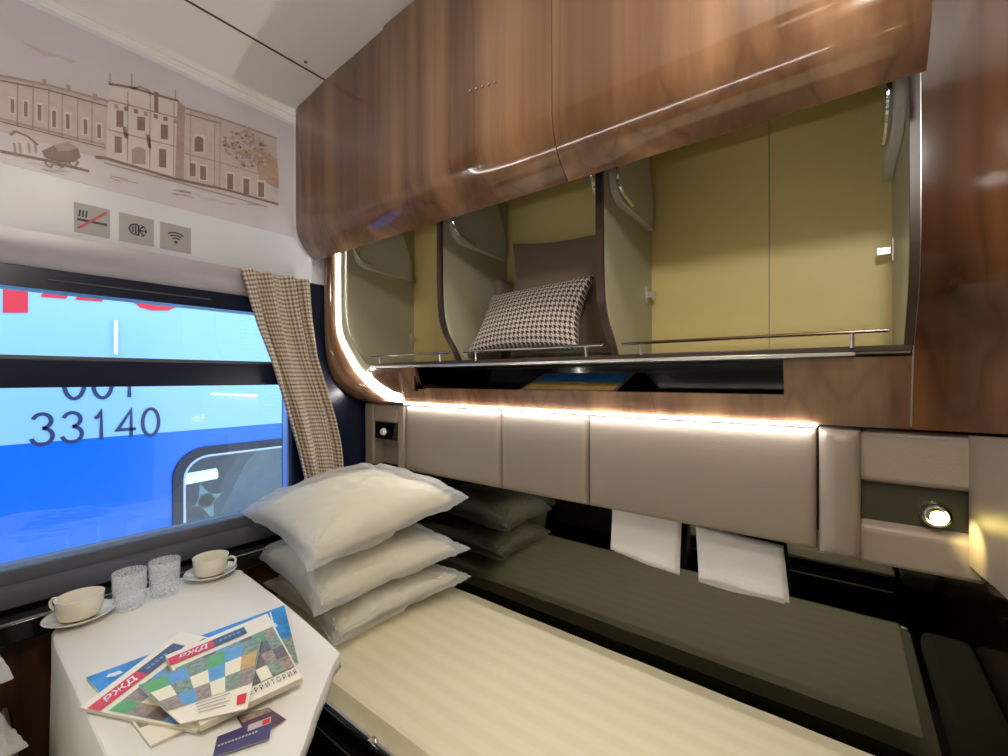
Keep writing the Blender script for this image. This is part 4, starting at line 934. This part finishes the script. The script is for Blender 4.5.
bm = bmesh.new(); prism(bm, [(wy0+0.55, wz0+0.05), (wy0+1.9, wz0+0.05), (wy0+1.6, wz1-0.15), (wy0+1.15, wz1-0.02), (wy0+0.85, wz1-0.3)], 0, XT-1.2, XT-0.9); obj('seat_back', bm, mat('far_seat', (96, 128, 136), 0.7, var=0.15), car)
# numerals and lettering
def car_text(s, px0, px1, py0, py1, m, name='numerals', **k):
    a = at(px0, py1, 0, XT); b = at(px1, py0, 0, XT); pz = at((px0+px1)/2, py1, 0, XT).z
    h = at((px0+px1)/2, py0, 0, XT).z - pz
    flat_text(s, (XT+0.004, a.y, pz), (0, 1, 0), (0, 0, 1), b.y-a.y, h, m, car, name, **k)
def arc_(cx, cy, rx, ry, a0, a1, n=14): return [(cx + rx*math.cos(math.radians(a0+(a1-a0)*k/n)), cy + ry*math.sin(math.radians(a0+(a1-a0)*k/n))) for k in range(n+1)]
GL = {'0': [arc_(0.5, 0.5, 0.42, 0.48, 0, 360, 28)], '1': [[(0.22, 0.74), (0.38, 0.80), (0.52, 0.97), (0.52, 0.02)]], '4': [[(0.72, 0.02), (0.72, 0.97), (0.06, 0.30), (0.96, 0.30)]],
      '3': [arc_(0.46, 0.745, 0.36, 0.225, 165, -88, 16), arc_(0.46, 0.27, 0.42, 0.25, 88, -168, 18)]}
def numerals(s, px0, px1, py0, py1):
    a = at(px0, py1, 0, XT); b = at(px1, py0, 0, XT); z0 = at((px0+px1)/2, py1, 0, XT).z; hh = at((px0+px1)/2, py0, 0, XT).z - z0; adv = (b.y-a.y)/(len(s)-0.18); gw = adv*0.82
    for i, ch in enumerate(s):
        bm = bmesh.new()
        for path in GL[ch]:
            P = [Vector((XT+0.004, a.y + adv*i + gw*x, z0 + hh*z)) for x, z in path]; closed = (P[0]-P[-1]).length < 1e-4; Lp, Rp = [], []
            for k, p in enumerate(P):
                p0 = P[k-1] if k else (P[-2] if closed else P[0]); p1 = P[k+1] if k < len(P)-1 else (P[1] if closed else P[-1])
                d0 = (p-p0).normalized() if (p-p0).length > 0 else (p1-p).normalized(); d1 = (p1-p).normalized() if (p1-p).length > 0 else d0
                n0 = Vector((0, -d0.z, d0.y)); n1 = Vector((0, -d1.z, d1.y)); n = (n0+n1).normalized(); w = hh*0.052/max(0.45, n.dot(n0)); Lp.append(bm.verts.new(p+n*w)); Rp.append(bm.verts.new(p-n*w))
            for k in range(len(P)-1): bm.faces.new((Lp[k], Lp[k+1], Rp[k+1], Rp[k]))
        obj('numeral', bm, M['train_num'], car, smooth=False, recalc=False)
numerals('33140', 30, 160, 410, 440); numerals('001', 62, 139, 367, 398)
bm = bmesh.new()
def redq(pts): poly(bm, [Vector((XT+0.004, at(px, py, 0, XT).y, at(px, py, 0, XT).z)) for px, py in pts])
redq([(3, 312), (28, 312), (28, 262), (3, 262)]); redq([(40, 296), (66, 298), (90, 262), (70, 262)]); redq([(75, 299), (102, 301), (122, 266), (96, 264)])
redq([(131, 299), (140, 307), (152, 310), (168, 310), (178, 306), (184, 300), (196, 266), (120, 266)])
obj('red_lettering', bm, M['train_red'], car, smooth=False, recalc=False, label='large red letters high on the carriage side')
bm = bmesh.new(); a = at(115, 320, 0, XT); bx(bm, XT, XT+0.02, a.y-0.008, a.y+0.012, at(115, 354, 0, XT).z, a.z); obj('door_handle', bm, M['white_pr'], car)

# ---------------------------------------------------------------- twin of the side on the opposite wall (seen in the reflections)
OPP = {'overhead_locker': 'walnut overhead locker on the wall behind the camera, facing the first', 'window_end_panel': 'leather end panel by the window on the wall opposite', 'door_end_panel': 'leather end panel near the door on the wall opposite',
       'reading_lamp': 'lit reading lamp on the wall opposite', 'mirror_panel': 'smoked mirror panel along the berth opposite', 'berth': 'second made up berth, on the opposite side of the table', 'curtain': 'houndstooth curtain gathered at the left side of the window, outside the picture'}
PNL = iter(['first leather panel from the window on the wall opposite', 'second leather panel from the window on the wall opposite', 'third leather panel from the window on the wall opposite'])
def flip(o, parent=None):
    n = o.copy(); COL.objects.link(n)
    if o.data:
        me = o.data.copy(); n.data = me
        for v in me.vertices: v.co.y = -v.co.y
        me.flip_normals()
    if parent: n.parent = parent; n.location = (o.location.x, -o.location.y, o.location.z)
    else: n.location = (o.location.x, 2*YC - o.location.y, o.location.z)
    for ch in list(o.children): flip(ch, n)
    return n
for o in list(SIDE):
    n = flip(o); base = o.name.split('.')[0]
    if base == 'padded_wall_panel': n['label'] = next(PNL); n['group'] = 'leather wall panels on the wall opposite'
    else: n['label'] = OPP[base]
